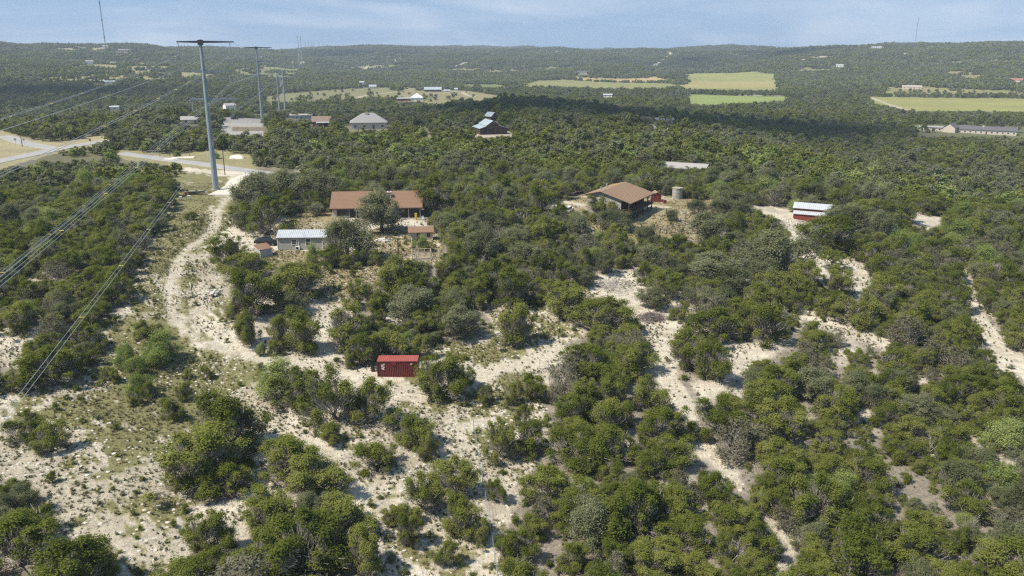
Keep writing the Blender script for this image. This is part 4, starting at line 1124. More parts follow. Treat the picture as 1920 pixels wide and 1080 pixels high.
# ---------------- the long brown-roofed house
def long_house():
    p = ground_at(704, 409)
    e = thing('ranch_house', 'long single-storey house with a reddish brown shingle roof and screened porch', 'house', p + Vector((0, 5.0, 0)), face_cam(p, R_(-5.4)))
    w = 22.6
    roof, pf, pb, zt = gable(e, w, 5.4, 5.0, 3.0, 3.1, over=.6, wall=M_STUCCO, roof=M_SHING)
    # shingle courses as thin raised steps on the front slope
    cm_ = MB()
    for i in range(1, 14):
        y = -6.0 + i * .46; z = zt - pf * (-y)
        cm_.box(-w / 2 - .6, y, z - .02, w / 2 + .6, y + .05, z + .025)
    cm_.build('shingle_courses', M_SHING, roof)['kind'] = 'stuff'
    MB().box(-w / 2 - .62, -6.06, zt - pf * 6.0 - .26, w / 2 + .62, -5.98, zt - pf * 6.0 + .02).build('fascia', M_DWOOD, roof)
    window(e, -8.6, .9, 2.9, 1.6, -5.4, M_DWOOD)
    MB().box(-6.9, -5.46, .1, w / 2 - .1, -5.402, 2.9).build('porch_screen', M_SCREEN, e)
    for x in (-5.2, -2.5, .2, 2.9, 5.6, 8.3, w / 2 - .1):
        bx('porch_post', M_PWOOD, e, x - .08, -5.62, -.3, x + .08, -5.48, 3.0)
    MB().box(-7, -6.4, -.9, w / 2 + 2.6, -5.62, .06).build('porch_step', M_CONC, e)
    c = MB().box(2.8, -2.6, 3.6, 3.7, -1.7, 6.3).build('chimney', M_STONE, e)
    MB().box(2.7, -2.7, 6.3, 3.8, -1.6, 6.42).build('chimney_cap', M_WHITE, c)
    MB().tube([(3.25, -2.15, 6.42), (3.25, -2.15, 6.85)], .2, 8).build('flue', M_BLACK, c)
    for x in (-6, 6.5): MB().tube([(x, 1.6, 4.4), (x, 1.6, 5.2)], .06, 6).build('vent_pipe', M_STEEL, e)
    d = bx('door', M_DWOOD, e, -3.9, -5.52, .06, -2.9, -5.462, 2.15)
    tag(MB().box(0, 0, 0, .5, .5, 1.9).box(.05, -.02, .1, .45, .52, 1.8).build('folded_parasol', M_YEL, None, p + Vector((10.6, -1.9, -.3)), .3), 'yellow folded sunshade standing on the end of the long house porch', 'sunshade')
    q = p + Vector((12.6, -1.6, 0)); q.z = float(height(q.x, q.y))
    ch = thing('garden_chair', 'white plastic chair beside the right end of the long house', 'chair', q, .4)
    bx('seat', M_WHITE, ch, -.3, -.3, .42, .3, .3, .48); bx('backrest', M_WHITE, ch, -.3, .26, .48, .3, .32, 1.0)
    for a in (-.26, .26):
        for b in (-.26, .26): bx('leg', M_WHITE, ch, a - .03, b - .03, 0, a + .03, b + .03, .42)
long_house()

# ---------------- the beige cottage with the metal roof
def cottage():
    p = ground_at(577, 468)
    e = thing('cottage', 'small beige lap-sided cottage with a ribbed white metal roof', 'house', p + Vector((0, 2.6, 0)), face_cam(p, R_(-12.5)))
    w = 13.0
    roof, pf, pb, zt = gable(e, w, 2.7, 2.7, 2.85, 1.0, over=.35, wall=M_SIDING, roof=M_METAL, th=.08, side_over=.3)
    ribs(roof, w + .5, -3.05, zt - pf * 3.05, -.02, zt - .01, .42, M_METAL)
    ribs(roof, w + .5, 3.05, zt - pb * 3.05, .02, zt - .01, .42, M_METAL)
    sm = MB()
    for i in range(15):
        z = .25 + i * .18
        sm.add([(-w / 2 - .01, -2.70, z + .17), (w / 2 + .01, -2.70, z + .17), (w / 2 + .01, -2.735, z), (-w / 2 - .01, -2.735, z), (-w / 2 - .01, -2.70, z), (w / 2 + .01, -2.70, z)], [(0, 3, 2, 1), (3, 4, 5, 2)])
    sm.build('siding_boards', M_SIDING, e)['kind'] = 'stuff'
    window(e, -2.9, 1.25, .95, 1.0, -2.74); window(e, .15, .95, .95, 1.5, -2.74); window(e, 5.0, 1.2, .95, 1.0, -2.74)
    for x in (-w / 2, w / 2): bx('corner_trim', M_WHITE, e, x - .07, -2.78, 0, x + .07, -2.64, 2.8)
    MB().box(-w / 2 - .05, -2.72, -.5, w / 2 + .05, -2.66, .26).build('foundation_skirt', M_CONC, e)
    MB().tube([(-2.2, -2.8, 2.8), (-2.0, -2.8, 2.4), (-1.9, -2.8, .7)], .06, 6).build('line_cover', M_WHITE, e)
    MB().tube([(3.3, -2.8, 2.8), (3.3, -2.8, .3)], .06, 6).build('downspout', M_WHITE, e)
    MB().tube([(.0, -1.2, zt - pf * 1.2), (0, -1.2, zt - pf * 1.2 + .3)], .05, 6).build('vent_pipe', M_STEEL, e)
    ac = thing('air_conditioner', 'white outdoor air conditioning unit on the cottage front wall', 'air conditioner', e.location + Vector((-2.0, -3.15, .15)), e.rotation_euler.z)
    bx('body', M_WHITE, ac, -.45, -.2, 0, .45, .2, .75)
    f = MB(); f.tube([(-.1, -.205, .38), (-.1, -.23, .38)], .28, 14); f.build('fan_grille', M_SCREEN, ac)
    bx('bracket', M_STEEL, ac, -.4, -.18, -.12, -.3, .18, 0); bx('bracket', M_STEEL, ac, .3, -.18, -.12, .4, .18, 0)
cottage()

def small_shed():
    p = ground_at(484, 483)
    e = thing('garden_shed', 'little pale grey garden shed with a brown shingle roof below the cottage', 'shed', p + Vector((.8, 1.4, 0)), R_(24) + face_cam(p))
    MB().prism([(-1.2, -.4), (1.2, -.4), (1.2, 2.35), (-1.2, 1.75)], -1.35, 1.35, 'x').build('wall', M_GREYP, e)
    MB().slab([(-1.5, 1.4, 2.48), (-1.5, -1.4, 1.78), (1.5, -1.4, 1.78), (1.5, 1.4, 2.48)], .09).build('roof', M_SHING, e)
    d = bx('door', M_GREYP, e, -.55, -1.24, .05, .45, -1.203, 1.85); bx('handle', M_BLACK, d, .3, -1.29, .9, .36, -1.24, 1.05)
    for x in (-1.3, 1.3): bx('corner_trim', M_WHITE, e, x - .06, -1.25, 0, x + .06, -1.15, 1.95)
small_shed()

# ---------------- vehicles
def car(name, label, loc, rz, paint, kind='suv', scale=1.0):
    e = thing(name, label, 'car', loc, rz); e.scale = (scale,) * 3
    if kind == 'suv':
        body = [(-2.3, .45), (2.3, .45), (2.35, .75), (2.25, 1.0), (1.0, 1.08), (-2.25, 1.08), (-2.35, .8)]
        cab = [(1.0, 1.06), (.45, 1.68), (-2.0, 1.72), (-2.25, 1.06)]
    elif kind == 'pickup':
        body = [(-2.75, .5), (2.65, .5), (2.7, .85), (2.6, 1.1), (1.2, 1.18), (-2.7, 1.15)]
        cab = [(1.2, 1.16), (.7, 1.8), (-.75, 1.82), (-.95, 1.16)]
    else:
        body = [(-2.2, .35), (2.15, .35), (2.2, .6), (2.05, .82), (.95, .92), (-1.7, .95), (-2.2, .85)]
        cab = [(.95, .9), (.25, 1.4), (-1.1, 1.42), (-1.75, .93)]
    b = MB().prism([(x, z) for x, z in body], -.88, .88, 'y').build('body', paint, e)
    bv = b.modifiers.new('soften', 'BEVEL'); bv.width = .07; bv.segments = 2
    c = MB()
    n = len(cab); vs = [(x, -.80 if i in (0, n - 1) else -.64, z) for i, (x, z) in enumerate(cab)] + [(x, .80 if i in (0, n - 1) else .64, z) for i, (x, z) in enumerate(cab)]
    c.add(vs, [tuple(range(n)), tuple(range(2 * n - 1, n - 1, -1))] + [(i, i + n, (i + 1) % n + n, (i + 1) % n) for i in range(n)])
    g = c.build('cabin_glass', M_GLASS, e)
    top = cab[1:3]
    MB().box(top[1][0] - .06, -.67, top[0][1] - .04, top[0][0] + .06, .67, top[0][1] + .06).build('roof', paint, g)
    wx = 1.45 if kind != 'pickup' else 1.75
    for sx in (-wx, wx - .02):
        for sy in (-.86, .86):
            t = MB().tube([(sx, sy - .11, .34), (sx, sy + .11, .34)], .36, 14).build('wheel', M_TYRE, e)
            MB().tube([(sx, sy - .12, .34), (sx, sy + .12, .34)], .2, 10).build('rim', M_CHROME, t)
    fx = body[2][0]
    for sy in (-.62, .62):
        bx('headlight', M_LAMP, e, fx - .08, sy - .16, .72, fx + .02, sy + .16, .88)
    bx('bumper', M_BLACK, e, fx - .12, -.85, .42, fx + .06, .85, .58)
    if kind == 'pickup': bx('bed_liner', M_SCREEN, e, -2.6, -.72, 1.1, -1.05, .72, 1.17)
    return e
p = ground_at(499, 461); car('pickup_truck', 'black pickup parked between the small shed and the cottage', p + Vector((0, .8, 0)), R_(-6), M_BLACK, 'pickup')
p = ground_at(1066, 398); car('parked_car', 'white car half hidden by a tree beside the stilt house', p, R_(70), M_WHITE, 'suv')
for i, (u, v, lab) in enumerate(((440, 224, 'first dark car from the left on the gravel pad by the second pole'), (450, 222, 'last dark car in the row on the gravel pad by the second pole'))):
    p = ground_at(u, v); car('parked_car', lab, p, R_(60), M_BLACK, 'suv')['group'] = 'dark cars on the gravel pad'

# ---------------- chicken coop and its pen
def coop():
    p = ground_at(788, 452)
    rz = face_cam(p)
    e = thing('chicken_coop', 'tan wooden chicken coop with a low brown shingle roof', 'coop', p + Vector((0, 2.0, 0)), rz)
    MB().prism([(-1.5, -.5), (1.5, -.5), (1.5, 2.5), (-1.5, 1.95)], -2.7, 2.7, 'x').build('wall', M_STUCCO, e)
    MB().slab([(-3, 1.75, 2.62), (-3, -1.75, 1.98), (3, -1.75, 1.98), (3, 1.75, 2.62)], .1).build('roof', M_SHING, e)
    bx('ridge_trim', M_WHITE, e, -3, 1.7, 2.63, 3, 1.8, 2.72)
    window(e, 1.7, .9, .6, .7, -1.5, M_DWOOD); bx('door', M_DWOOD, e, -1.0, -1.56, .0, -.2, -1.502, 1.7)
    p2 = ground_at(789, 486)
    q = thing('animal_pen', 'open pale timber pen in front of the chicken coop', 'pen', p2 + Vector((0, 1.5, 0)), rz)
    for i, x in enumerate((-1.9, -.6, .7, 1.9)):
        for y in (-1.7, 1.7): bx('post', M_PWOOD, q, x - .07, y - .07, -.4, x + .07, y + .07, 1.5)
    for y in (-1.78, 1.78):
        for z in (.25, .85, 1.4): bx('rail', M_PWOOD, q, -2.0, y - .03, z, 2.0, y + .03, z + .12)
    for x in (-2.0, 2.0):
        for z in (.3, .9, 1.4): bx('rail', M_PWOOD, q, x - .03, -1.7, z, x + .03, 1.7, z + .1)
    bx('floor_deck', M_WOOD, q, -1.85, -1.65, .02, 1.85, 1.65, .1)
    p3 = ground_at(772, 462)
    f = thing('board_fence', 'short pale board fence running from the coop to the pen', 'fence', p3, rz)
    for i in range(9): bx('board', M_PWOOD, f, -.05, -3.6 + i * .85, -.3, .05, -2.85 + i * .85, 1.15 + .1 * (i % 2))
coop()

# ---------------- the stilt house with the deck
def stilt_house():
    near = ground_at(1178, 418)                 # foot of the nearest deck post
    ang = R_(-29)                # ridge runs away from the viewer, a little to the right
    e = thing('stilt_house', 'tan-roofed stone house with a raised dark timber deck on posts', 'house', near, ang)
    # local frame: +y runs along the ridge away from the viewer, +x to the lower right; origin at the near deck corner post
    L = 18.0; xl, xr = -12.2, .5
    ridge = -8.0; zd = 2.55
    ze_r = zd + 2.45; pr = .29; pl = .25
    zr = ze_r + pr * (xr - ridge); ze_l = zr - pl * (ridge - xl)
    MB().prism([(xl + .5, .2), (-2.4, .2), (-2.4, zr - pr * (-2.4 - ridge) - .12), (ridge, zr - .12), (xl + .5, ze_l + pl * .5 - .12)], .7, L - .4, 'y').build('wall', M_STONE, e)
    m = MB()
    m.slab([(ridge, 0, zr), (ridge, L, zr), (xl, L, ze_l), (xl, 0, ze_l)], .12)
    m.slab([(ridge + .002, L, zr), (ridge + .002, 0, zr), (xr, 0, ze_r), (xr, L, ze_r)], .12)
    roof = m.build('roof', M_SHING2, e)
    c = MB()
    for i in range(1, 19):
        x = ridge + i * .46; z = zr - pr * (x - ridge)
        c.box(x, 0, z - .02, x + .04, L, z + .022)
    c.build('shingle_courses', M_SHING2, roof)['kind'] = 'stuff'
    MB().box(xr - .02, -.02, ze_r - .2, xr + .05, L + .02, ze_r + .01).build('fascia', M_DWOOD, roof)
    bx('deck_floor', M_DWOOD, e, -3.6, -1.0, zd - .18, .3, L, zd)
    bx('deck_beam', M_DWOOD, e, -.1, -.9, zd - .45, .12, L, zd - .19)
    for i in range(6):
        y = i * (L - .6) / 5
        pz = -1.6
        bx('post', M_DWOOD, e, -.12, y - .1, pz, .12, y + .1, ze_r - .14)
    bx('post', M_DWOOD, e, -3.4, -.9, -1.2, -3.2, -.7, zd + 1.0)
    rl = MB()
    for i in range(int(L / .28)): rl.box(.2, i * .28, zd, .24, i * .28 + .06, zd + .95)
    for i in range(13): rl.box(-3.5 + i * .28, -.98, zd, -3.44 + i * .28, -.94, zd + .95)
    rr_ = rl.build('railing', M_DWOOD, e); bx('top_rail', M_DWOOD, rr_, .16, -1.0, zd + .95, .28, L, zd + 1.03); bx('top_rail', M_DWOOD, rr_, -3.55, -1.02, zd + .951, .16, -.9, zd + 1.031)
    bx('deck_shade_sheet', M_SCREEN, e, -2.39, .71, zd + .02, -2.36, L - .41, zd + 2.6)  # near-black sheet over the stone wall; shade under the roof put into its colour
    w_ = MB().box(xl + 2.2, .62, zd + .4, xl + 3.6, .70, zd + 1.4).build('window', M_WHITE, e); bx('pane', M_GLASS, w_, xl + 2.32, .6, zd + .5, xl + 3.48, .63, zd + 1.3)
    for x, y, r_, h_, mm in ((ridge - 1.6, 4.4, .16, .9, M_STEEL), (ridge - 2.0, 9.4, .16, 1.1, M_STEEL), (ridge + .3, 2.4, .12, .4, M_STEEL), (ridge - .4, 11, .14, .35, M_YEL)):
        zz = zr - (pl if x < ridge else pr) * abs(x - ridge)
        MB().tube([(x, y, zz), (x, y, zz + h_)], r_, 8).build('vent_pipe', mm, roof)
    q = near + Vector((-1.1, 2.0, 0)); q.z = float(height(q.x, q.y))
    t = thing('covered_trailer', 'blue tarp draped over a heap under the stilt house deck', 'tarp', q, .2)
    MB().prism([(-1.5, 0), (1.6, 0), (1.3, .75), (.2, 1.15), (-1.1, .8)], -.9, .9, 'y').build('tarp_cover', M_BLUE, t)
stilt_house()

def red_shed():
    p = ground_at(1231, 378)
    e = thing('red_shed', 'small red gabled shed behind the stilt house', 'shed', p + Vector((0, 1.2, 0)), face_cam(p, R_(14)))
    MB().prism([(-1.15, -.4), (1.15, -.4), (1.15, 2.1), (0, 2.75), (-1.15, 2.1)], -1.5, 1.5, 'y').build('wall', M_RED, e)
    m = MB(); m.slab([(0, -1.7, 2.85), (-1.35, -1.7, 2.08), (-1.35, 1.7, 2.08), (0, 1.7, 2.85)], .08); m.slab([(.002, -1.7, 2.85), (.002, 1.7, 2.85), (1.35, 1.7, 2.08), (1.35, -1.7, 2.08)], .08); m.build('roof', M_SHING2, e)
    d = bx('door', M_RED, e, -.5, -1.56, 0, .5, -1.502, 1.9); bx('handle', M_BLACK, d, .32, -1.61, .9, .4, -1.56, 1.05)
    p = ground_at(1246, 381); t = thing('red_bin', 'small red box on the grass beside the red shed', 'box', p, .2)
    bx('body', M_RED, t, -.4, -.4, 0, .4, .4, .85); bx('lid', M_RED, t, -.44, -.44, .85, .44, .44, .93)
red_shed()
def tank():
    p = ground_at(1271, 374)
    e = thing('water_tank', 'round stained concrete water tank behind the fenced yard', 'tank', p + Vector((0, 1.4, 0)))
    MB().tube([(0, 0, -.5), (0, 0, 3.15)], 1.45, 28).build('shell', M_CONC, e)
    for z in (.9, 1.8, 2.7): MB().tube([(0, 0, z), (0, 0, z + .1)], 1.485, 28).build('hoop', M_STEEL, e)
    MB().tube([(0, 0, 3.15), (0, 0, 3.28)], 1.55, 28).build('lid', M_CONC, e)
    MB().tube([(1.5, -.3, 0), (1.5, -.3, 2.9)], .06, 6).build('pipe', M_STEEL, e)
tank()

# ---------------- fences
def post_fence(name, label, pxs, h, m, r=.06, wires=3):
    P = [ground_at(*q) for q in pxs]
    e = thing(name, label, 'fence', P[0])
    for q in P:
        d = q - P[0]; MB().tube([(d.x, d.y, d.z - .4), (d.x, d.y, d.z + h)], r, 6).build('post', m, e)
    for k in range(wires):
        z = h * (.35 + .3 * k)
        MB().tube([(q - P[0]) + Vector((0, 0, z)) for q in P], .012, 4).build('wire', M_STEEL, e)
    return e
post_fence('yard_fence', 'dark post and wire fence along the back of the stilt house yard', [(1216, 398), (1220, 396), (1231, 398), (1249, 401), (1267.5, 402), (1286, 405)], 1.5, M_DWOOD, .1)
post_fence('yard_fence', 'dark post and wire fence curving round the front of the stilt house yard', [(1286, 409), (1276, 417), (1269, 424), (1261.5, 430), (1250, 439), (1238, 437), (1220, 432), (1202, 430), (1183, 427)], 1.4, M_DWOOD, .1)
post_fence('wire_fence', 'thin steel post fence crossing the open sand at bottom centre', [(934, 1100), (932, 1079), (928, 1057), (905, 910), (888, 806), (1028, 705), (1012, 688)][:5], 1.5, M_STEEL, .045)
post_fence('wire_fence', 'pair of thin steel posts on the sand above the centre clump', [(1012, 692), (1028, 694), (1030, 722)], 1.6, M_STEEL, .04, 2)
post_fence('roadside_fence', 'low fence along the far side of the narrow lane', [(300, 293), (318, 291), (338, 293), (356, 294)], 1.3, M_DWOOD, .1)

# ---------------- the red shipping container
def container():
    a = ground_at(709, 707); b = ground_at(782, 707.5)
    mid = (a + b) / 2; rz = math.atan2(b.y - a.y, b.x - a.x) * .4
    L, Wd, H = 6.06, 2.44, 2.6
    e = thing('shipping_container', 'dark red corrugated shipping container standing alone on the sand', 'container', Vector((mid.x, mid.y, min(a.z, b.z) - .02)) + Vector((0, Wd / 2, .05)), rz)
    def corr(x0, x1, y, z0, z1, n, out):
        vs = []; fs = []
        xs = []
        st = (x1 - x0) / n
        for i in range(n):
            xs += [(x0 + i * st, 0), (x0 + (i + .35) * st, 0), (x0 + (i + .5) * st, .045), (x0 + (i + .85) * st, .045)]
        xs.append((x1, 0))
        for x, d in xs: vs += [(x, y + out * d, z0), (x, y + out * d, z1)]
        fs = [(2 * i, 2 * i + 2, 2 * i + 3, 2 * i + 1) for i in range(len(xs) - 1)]
        return vs, fs
    m = MB()
    for y, s in ((-Wd / 2 + .06, 1), (Wd / 2 - .06, -1)): m.add(*corr(-L / 2 + .1, L / 2 - .1, y, .16, H - .1, 22, s))
    m.box(-L / 2 + .05, -Wd / 2 + .12, .14, L / 2 - .05, Wd / 2 - .12, .2); m.box(-L / 2 + .03, -Wd / 2 + .08, .15, -L / 2 + .08, Wd / 2 - .08, H - .1)
    m.build('wall', M_CRED, e)
    f = MB()
    for x in (-L / 2, L / 2 - .12):
        for y in (-Wd / 2, Wd / 2 - .12): f.box(x, y, 0, x + .12, y + .12, H - .02)
    for y in (-Wd / 2 + .01, Wd / 2 - .11):
        f.box(-L / 2 + .12, y, .02, L / 2 - .12, y + .1, .16); f.box(-L / 2 + .12, y, H - .14, L / 2 - .12, y + .1, H - .03)
    f.build('frame', M_CRED, e)
    r = MB(); r.box(-L / 2 + .01, -Wd / 2 + .01, H - .03, L / 2 - .01, Wd / 2 - .01, H)
    n = 20; st = (L - .3) / n
    for i in range(n): r.box(-L / 2 + .15 + i * st, -Wd / 2 + .1, H, -L / 2 + .15 + (i + .55) * st, Wd / 2 - .1, H + .03)
    r.build('roof', M_CRTOP, e)
    for sy in (-1, 1):
        d = bx('door', M_CRED, e, L / 2 - .10, min(0.01 * sy, sy * (Wd / 2 - .13)), .16, L / 2 - .02, max(.01 * sy, sy * (Wd / 2 - .13)), H - .15)
        MB().tube([(L / 2 + .02, sy * .45, .2), (L / 2 + .02, sy * .45, H - .2)], .025, 6).build('lock_bar', M_STEEL, d)
    bx('plate', mat('stained_plate', (0.42, 0.33, 0.22)), e, 1.95, -Wd / 2 - .012, 1.98, 2.25, -Wd / 2 + .03, 2.25)
    bx('patch', mat('darker_red_patch', (0.17, 0.025, 0.03)), e, -.85, -Wd / 2 - .004, 1.92, -.15, -Wd / 2 + .03, 2.42)
    cu = bpy.data.curves.new('lettering', 'FONT'); cu.body = 'APL'; cu.size = .62; cu.extrude = .006; cu.offset = .012; cu.align_x = 'CENTER'; cu.align_y = 'CENTER'
    lm = bpy.data.meshes.new_from_object(bpy.data.objects.new('lettering_source', cu)); lm.materials.clear(); lm.materials.append(M_WHITE)
    o = bpy.data.objects.new('lettering', lm); COL.objects.link(o); o.parent = e
    o.location = (-L / 2 + .92, -Wd / 2 - .01, 1.72); o.rotation_euler = (math.pi / 2, -math.pi / 2, 0)
    bq = ground_at(699.5, 696); t = thing('barrel', 'small black drum on the sand left of the red container', 'drum', bq)
    MB().tube([(0, 0, 0), (0, 0, .75)], .28, 14).build('body', M_BLACK, t); MB().tube([(0, 0, .75), (0, 0, .78)], .3, 14).build('rim', M_BLACK, t)
container()

# ---------------- the red barn with the tin roof
def red_barn():
    p = ground_at(1496, 414)
    e = thing('red_barn', 'red timber barn with a grey tin roof and a tin-roofed lean-to', 'barn', p + Vector((4.4, 2.4, 0)), face_cam(p, R_(-6)))
    w = 9.0
    MB().prism([(-1.3, -.6), (2.6, -.6), (2.6, 3.0), (.7, 4.0), (-1.3, 3.0)], -w / 2, w / 2, 'x').build('wall', M_RED, e)
    m = MB(); m.slab([(-w / 2 - .3, .7, 4.12), (-w / 2 - .3, -1.7, 2.9), (w / 2 + .3, -1.7, 2.9), (w / 2 + .3, .7, 4.12)], .06)
    m.slab([(w / 2 + .3, .702, 4.12), (w / 2 + .3, 2.9, 2.96), (-w / 2 - .3, 2.9, 2.96), (-w / 2 - .3, .702, 4.12)], .06)
    roof = m.build('roof', M_METAL, e); ribs(roof, w + .5, -1.7, 2.9, .68, 4.11, .5, M_METAL)
    MB().prism([(-2.7, -.6), (-1.302, -.6), (-1.302, 2.1), (-2.7, 1.55)], -w / 2 + .3, w / 2 - .3, 'x').build('lean_to_wall', M_RED, e)
    l = MB().slab([(-w / 2, -1.31, 2.26), (-w / 2, -3.0, 1.6), (w / 2, -3.0, 1.6), (w / 2, -1.31, 2.26)], .05).build('lean_to_roof', M_METAL, e); ribs(l, w - .2, -3.0, 1.6, -1.32, 2.255, .5, M_METAL)
    d = bx('door', mat('orange_red_door', (0.34, 0.07, 0.03)), e, -w / 2 - .06, -.9, 0, -w / 2 - .002, 1.3, 2.4); bx('handle', M_BLACK, d, -w / 2 - .1, .9, 1.0, -w / 2 - .06, 1.0, 1.3)
red_barn()

# ---------------- houses farther off
def far_house(name, label, u, v, w, d, h, rise, wall, roof, extra=0.0, r=None, hip=False, nwin=3, cat='house', chimney=False, porch=False):
    p = ground_at(u, v, r)
    e = thing(name, label, cat, p + Vector((0, d / 2, 0)), face_cam(p, extra))
    if hip:
        MB().box(-w / 2, -d / 2, -1.5, w / 2, d / 2, h).build('wall', wall, e)
        o = .5; rl = max(w / 2 - d / 2, .4)
        vs = [(-w / 2 - o, -d / 2 - o, h), (w / 2 + o, -d / 2 - o, h), (w / 2 + o, d / 2 + o, h), (-w / 2 - o, d / 2 + o, h), (-rl, 0, h + rise), (rl, 0, h + rise)]
        vs += [(x, y, z - .18) for x, y, z in vs[:4]]
        rf = MB().add(vs, [(0, 1, 5, 4), (1, 2, 5), (2, 3, 4, 5), (3, 0, 4), (6, 7, 1, 0), (7, 8, 2, 1), (8, 9, 3, 2), (9, 6, 0, 3), (9, 8, 7, 6)]).build('roof', roof, e)
    else:
        MB().prism([(-d / 2, -1.5), (d / 2, -1.5), (d / 2, h), (0, h + rise), (-d / 2, h)], -w / 2, w / 2, 'x').build('wall', wall, e)
        zt = h + rise + .18; pf = rise / (d / 2); o = .5
        m = MB(); m.slab([(-w / 2 - o, 0, zt), (-w / 2 - o, -d / 2 - o, zt - pf * (d / 2 + o)), (w / 2 + o, -d / 2 - o, zt - pf * (d / 2 + o)), (w / 2 + o, 0, zt)], .15)
        m.slab([(w / 2 + o, .002, zt), (w / 2 + o, d / 2 + o, zt - pf * (d / 2 + o)), (-w / 2 - o, d / 2 + o, zt - pf * (d / 2 + o)), (-w / 2 - o, .002, zt)], .15)
        rf = m.build('roof', roof, e)
    if chimney: MB().box(-w * .08, -1.6, h, -w * .08 + 1.3, -.6, h + rise + .6).build('chimney', M_STUCCO, rf)
    for i in range(nwin):
        x = -w / 2 + (i + .5) * w / nwin
        if i == nwin // 2 and nwin > 1: bx('door', M_DWOOD, e, x - .5, -d / 2 - .05, 0, x + .5, -d / 2 - .003, 2.05)
        else:
            f = bx('window', M_WHITE, e, x - .75, -d / 2 - .05, .85, x + .75, -d / 2 - .003, 2.15); bx('pane', M_GLASS, f, x - .62, -d / 2 - .07, .98, x + .62, -d / 2 - .051, 2.02)
    if porch:
        MB().slab([(-w * .3, -d / 2 - .02, h - .1), (-w * .3, -d / 2 - 2.6, h - .5), (w * .45, -d / 2 - 2.6, h - .5), (w * .45, -d / 2 - .02, h - .1)], .1).build('porch_roof', M_METAL, e)
        for x in (-w * .28, w * .08, w * .43): bx('post', M_WHITE, e, x - .08, -d / 2 - 2.5, -.5, x + .08, -d / 2 - 2.34, h - .6)
    return e
far_house('hip_roofed_house', 'pale house with a grey hipped roof among trees beyond the lane', 688, 242, 19, 13, 3.4, 4.6, M_STUCCO, M_GSHING, hip=True, chimney=True, nwin=4)
far_house('flat_roofed_house', 'low house with a wide pale grey roof sunk in trees behind the stilt house', 1291, 329, 15, 10, 2.4, 1.2, M_STUCCO, M_GSHING, extra=R_(-12), nwin=3)
far_house('long_shed', 'long low grey metal building among trees near the second pole', 563, 223, 19, 8, 3.2, .9, M_GREYP, M_GSHING, nwin=5, cat='building')
far_house('porch_house', 'small brown-roofed house with a white porch roof beside the long shed', 600, 238, 9.5, 8, 3.0, 2.4, M_RED, mat('weathered_roof', (0.22, 0.16, 0.12)), porch=True, nwin=2)
far_house('white_house', 'whitish house on the rise beside the tall steel pole', 428, 206, 11, 9, 4.4, 2.2, M_WHITE, M_GSHING, extra=R_(20), nwin=2)
far_house('grey_roofed_house', 'low grey-roofed building in the woods left of the tall pole', 353, 233, 10, 8, 2.6, 1.6, M_STUCCO, M_GSHING, nwin=2)
far_house('clearing_house', 'flat grey-roofed house in the stony clearing on the wooded knoll', 1240, 233, 16, 9, 2.8, .8, M_STUCCO, M_GSHING, nwin=4)
far_house('long_ranch_house', 'very long dark-roofed ranch house by the lawn at the right edge', 1856, 252, 40, 10, 3.2, 2.4, M_STUCCO, M_DSHING, nwin=11, chimney=True)
far_house('long_outbuilding', 'long low pale-roofed building beside the dark-roofed ranch house', 1755, 246, 21, 8, 3.0, .7, M_STUCCO, M_GSHING, nwin=5, cat='building')
far_house('gable_wing', 'pale gable building between the pale outbuilding and the dark-roofed ranch house', 1788, 249, 8, 9, 4.0, 3.0, M_STUCCO, M_DSHING, extra=R_(70), nwin=1, cat='building')
far_house('farmhouse', 'bright white-roofed farmhouse in the valley pasture', 781, 189, 15, 14, 4.0, 5.0, M_WHITE, mat('white_tin', (0.75, 0.76, 0.78), rough=.4, metal=.2), hip=True, nwin=3)
far_house('farm_shed', 'low red and white farm shed left of the white-roofed farmhouse', 757, 189.5, 17, 7, 3.2, .8, M_RED, M_METAL, nwin=3, cat='shed')
far_house('valley_house', 'long tin-roofed house with gables beyond the white-roofed farmhouse', 811, 172, 27, 12, 3.4, 3.6, M_DWOOD, M_BMETAL, nwin=5)
far_house('valley_shed', 'small white shed right of the gabled tin-roofed valley house', 838, 173.5, 9, 7, 3, 1.2, M_WHITE, M_METAL, nwin=1, cat='shed')
far_house('valley_shed', 'tiny white shed at the right end of the valley house row', 855, 171.5, 5, 5, 4, 1.2, M_WHITE, M_METAL, nwin=1, cat='shed')
far_house('valley_house', 'little white house at the left edge of the valley pasture', 698, 166, 12, 9, 3.4, 2.6, M_WHITE, M_BMETAL, nwin=2)
far_house('valley_shed', 'lone white shed at the wood edge above the valley pasture', 678, 158, 8, 7, 3.6, 1.6, M_WHITE, M_METAL, nwin=1, cat='shed')
far_house('hill_house', 'tall white house standing on the left hill', 166, 121, 13, 10, 6.4, 1.6, M_WHITE, M_GSHING, nwin=3)
far_house('hill_house', 'low white house right of the tall one on the left hill', 206, 121, 22, 10, 4.4, 1.2, M_WHITE, M_METAL, nwin=4)
far_house('hill_house', 'first small white roof below the clearing on the left hill', 184, 156, 13, 8, 3, 1.2, M_WHITE, M_METAL, nwin=2)
far_house('hill_house', 'second small white roof below the clearing on the left hill', 204, 157, 13, 8, 3, 1.2, M_WHITE, M_METAL, nwin=2)
far_house('ridge_house', 'long pale house just under the left ridge', 232, 97, 30, 10, 5, 1.4, M_STUCCO, M_GSHING, nwin=4)
far_house('woodland_cabin', 'small pale roof among dark woods below the left hill', 213, 206, 9, 6, 2.8, 1.2, M_WHITE, M_METAL, nwin=1)
far_house('hillside_house', 'small white house on the slope above the right fields', 1577, 125, 18, 9, 4, 1.4, M_WHITE, M_METAL, nwin=3)
far_house('field_barn', 'long tan-roofed barn behind the right field', 1713, 167, 27, 12, 3.6, 1.5, M_STUCCO, mat('tan_tin', (0.45, 0.38, 0.30)), nwin=4, cat='barn')
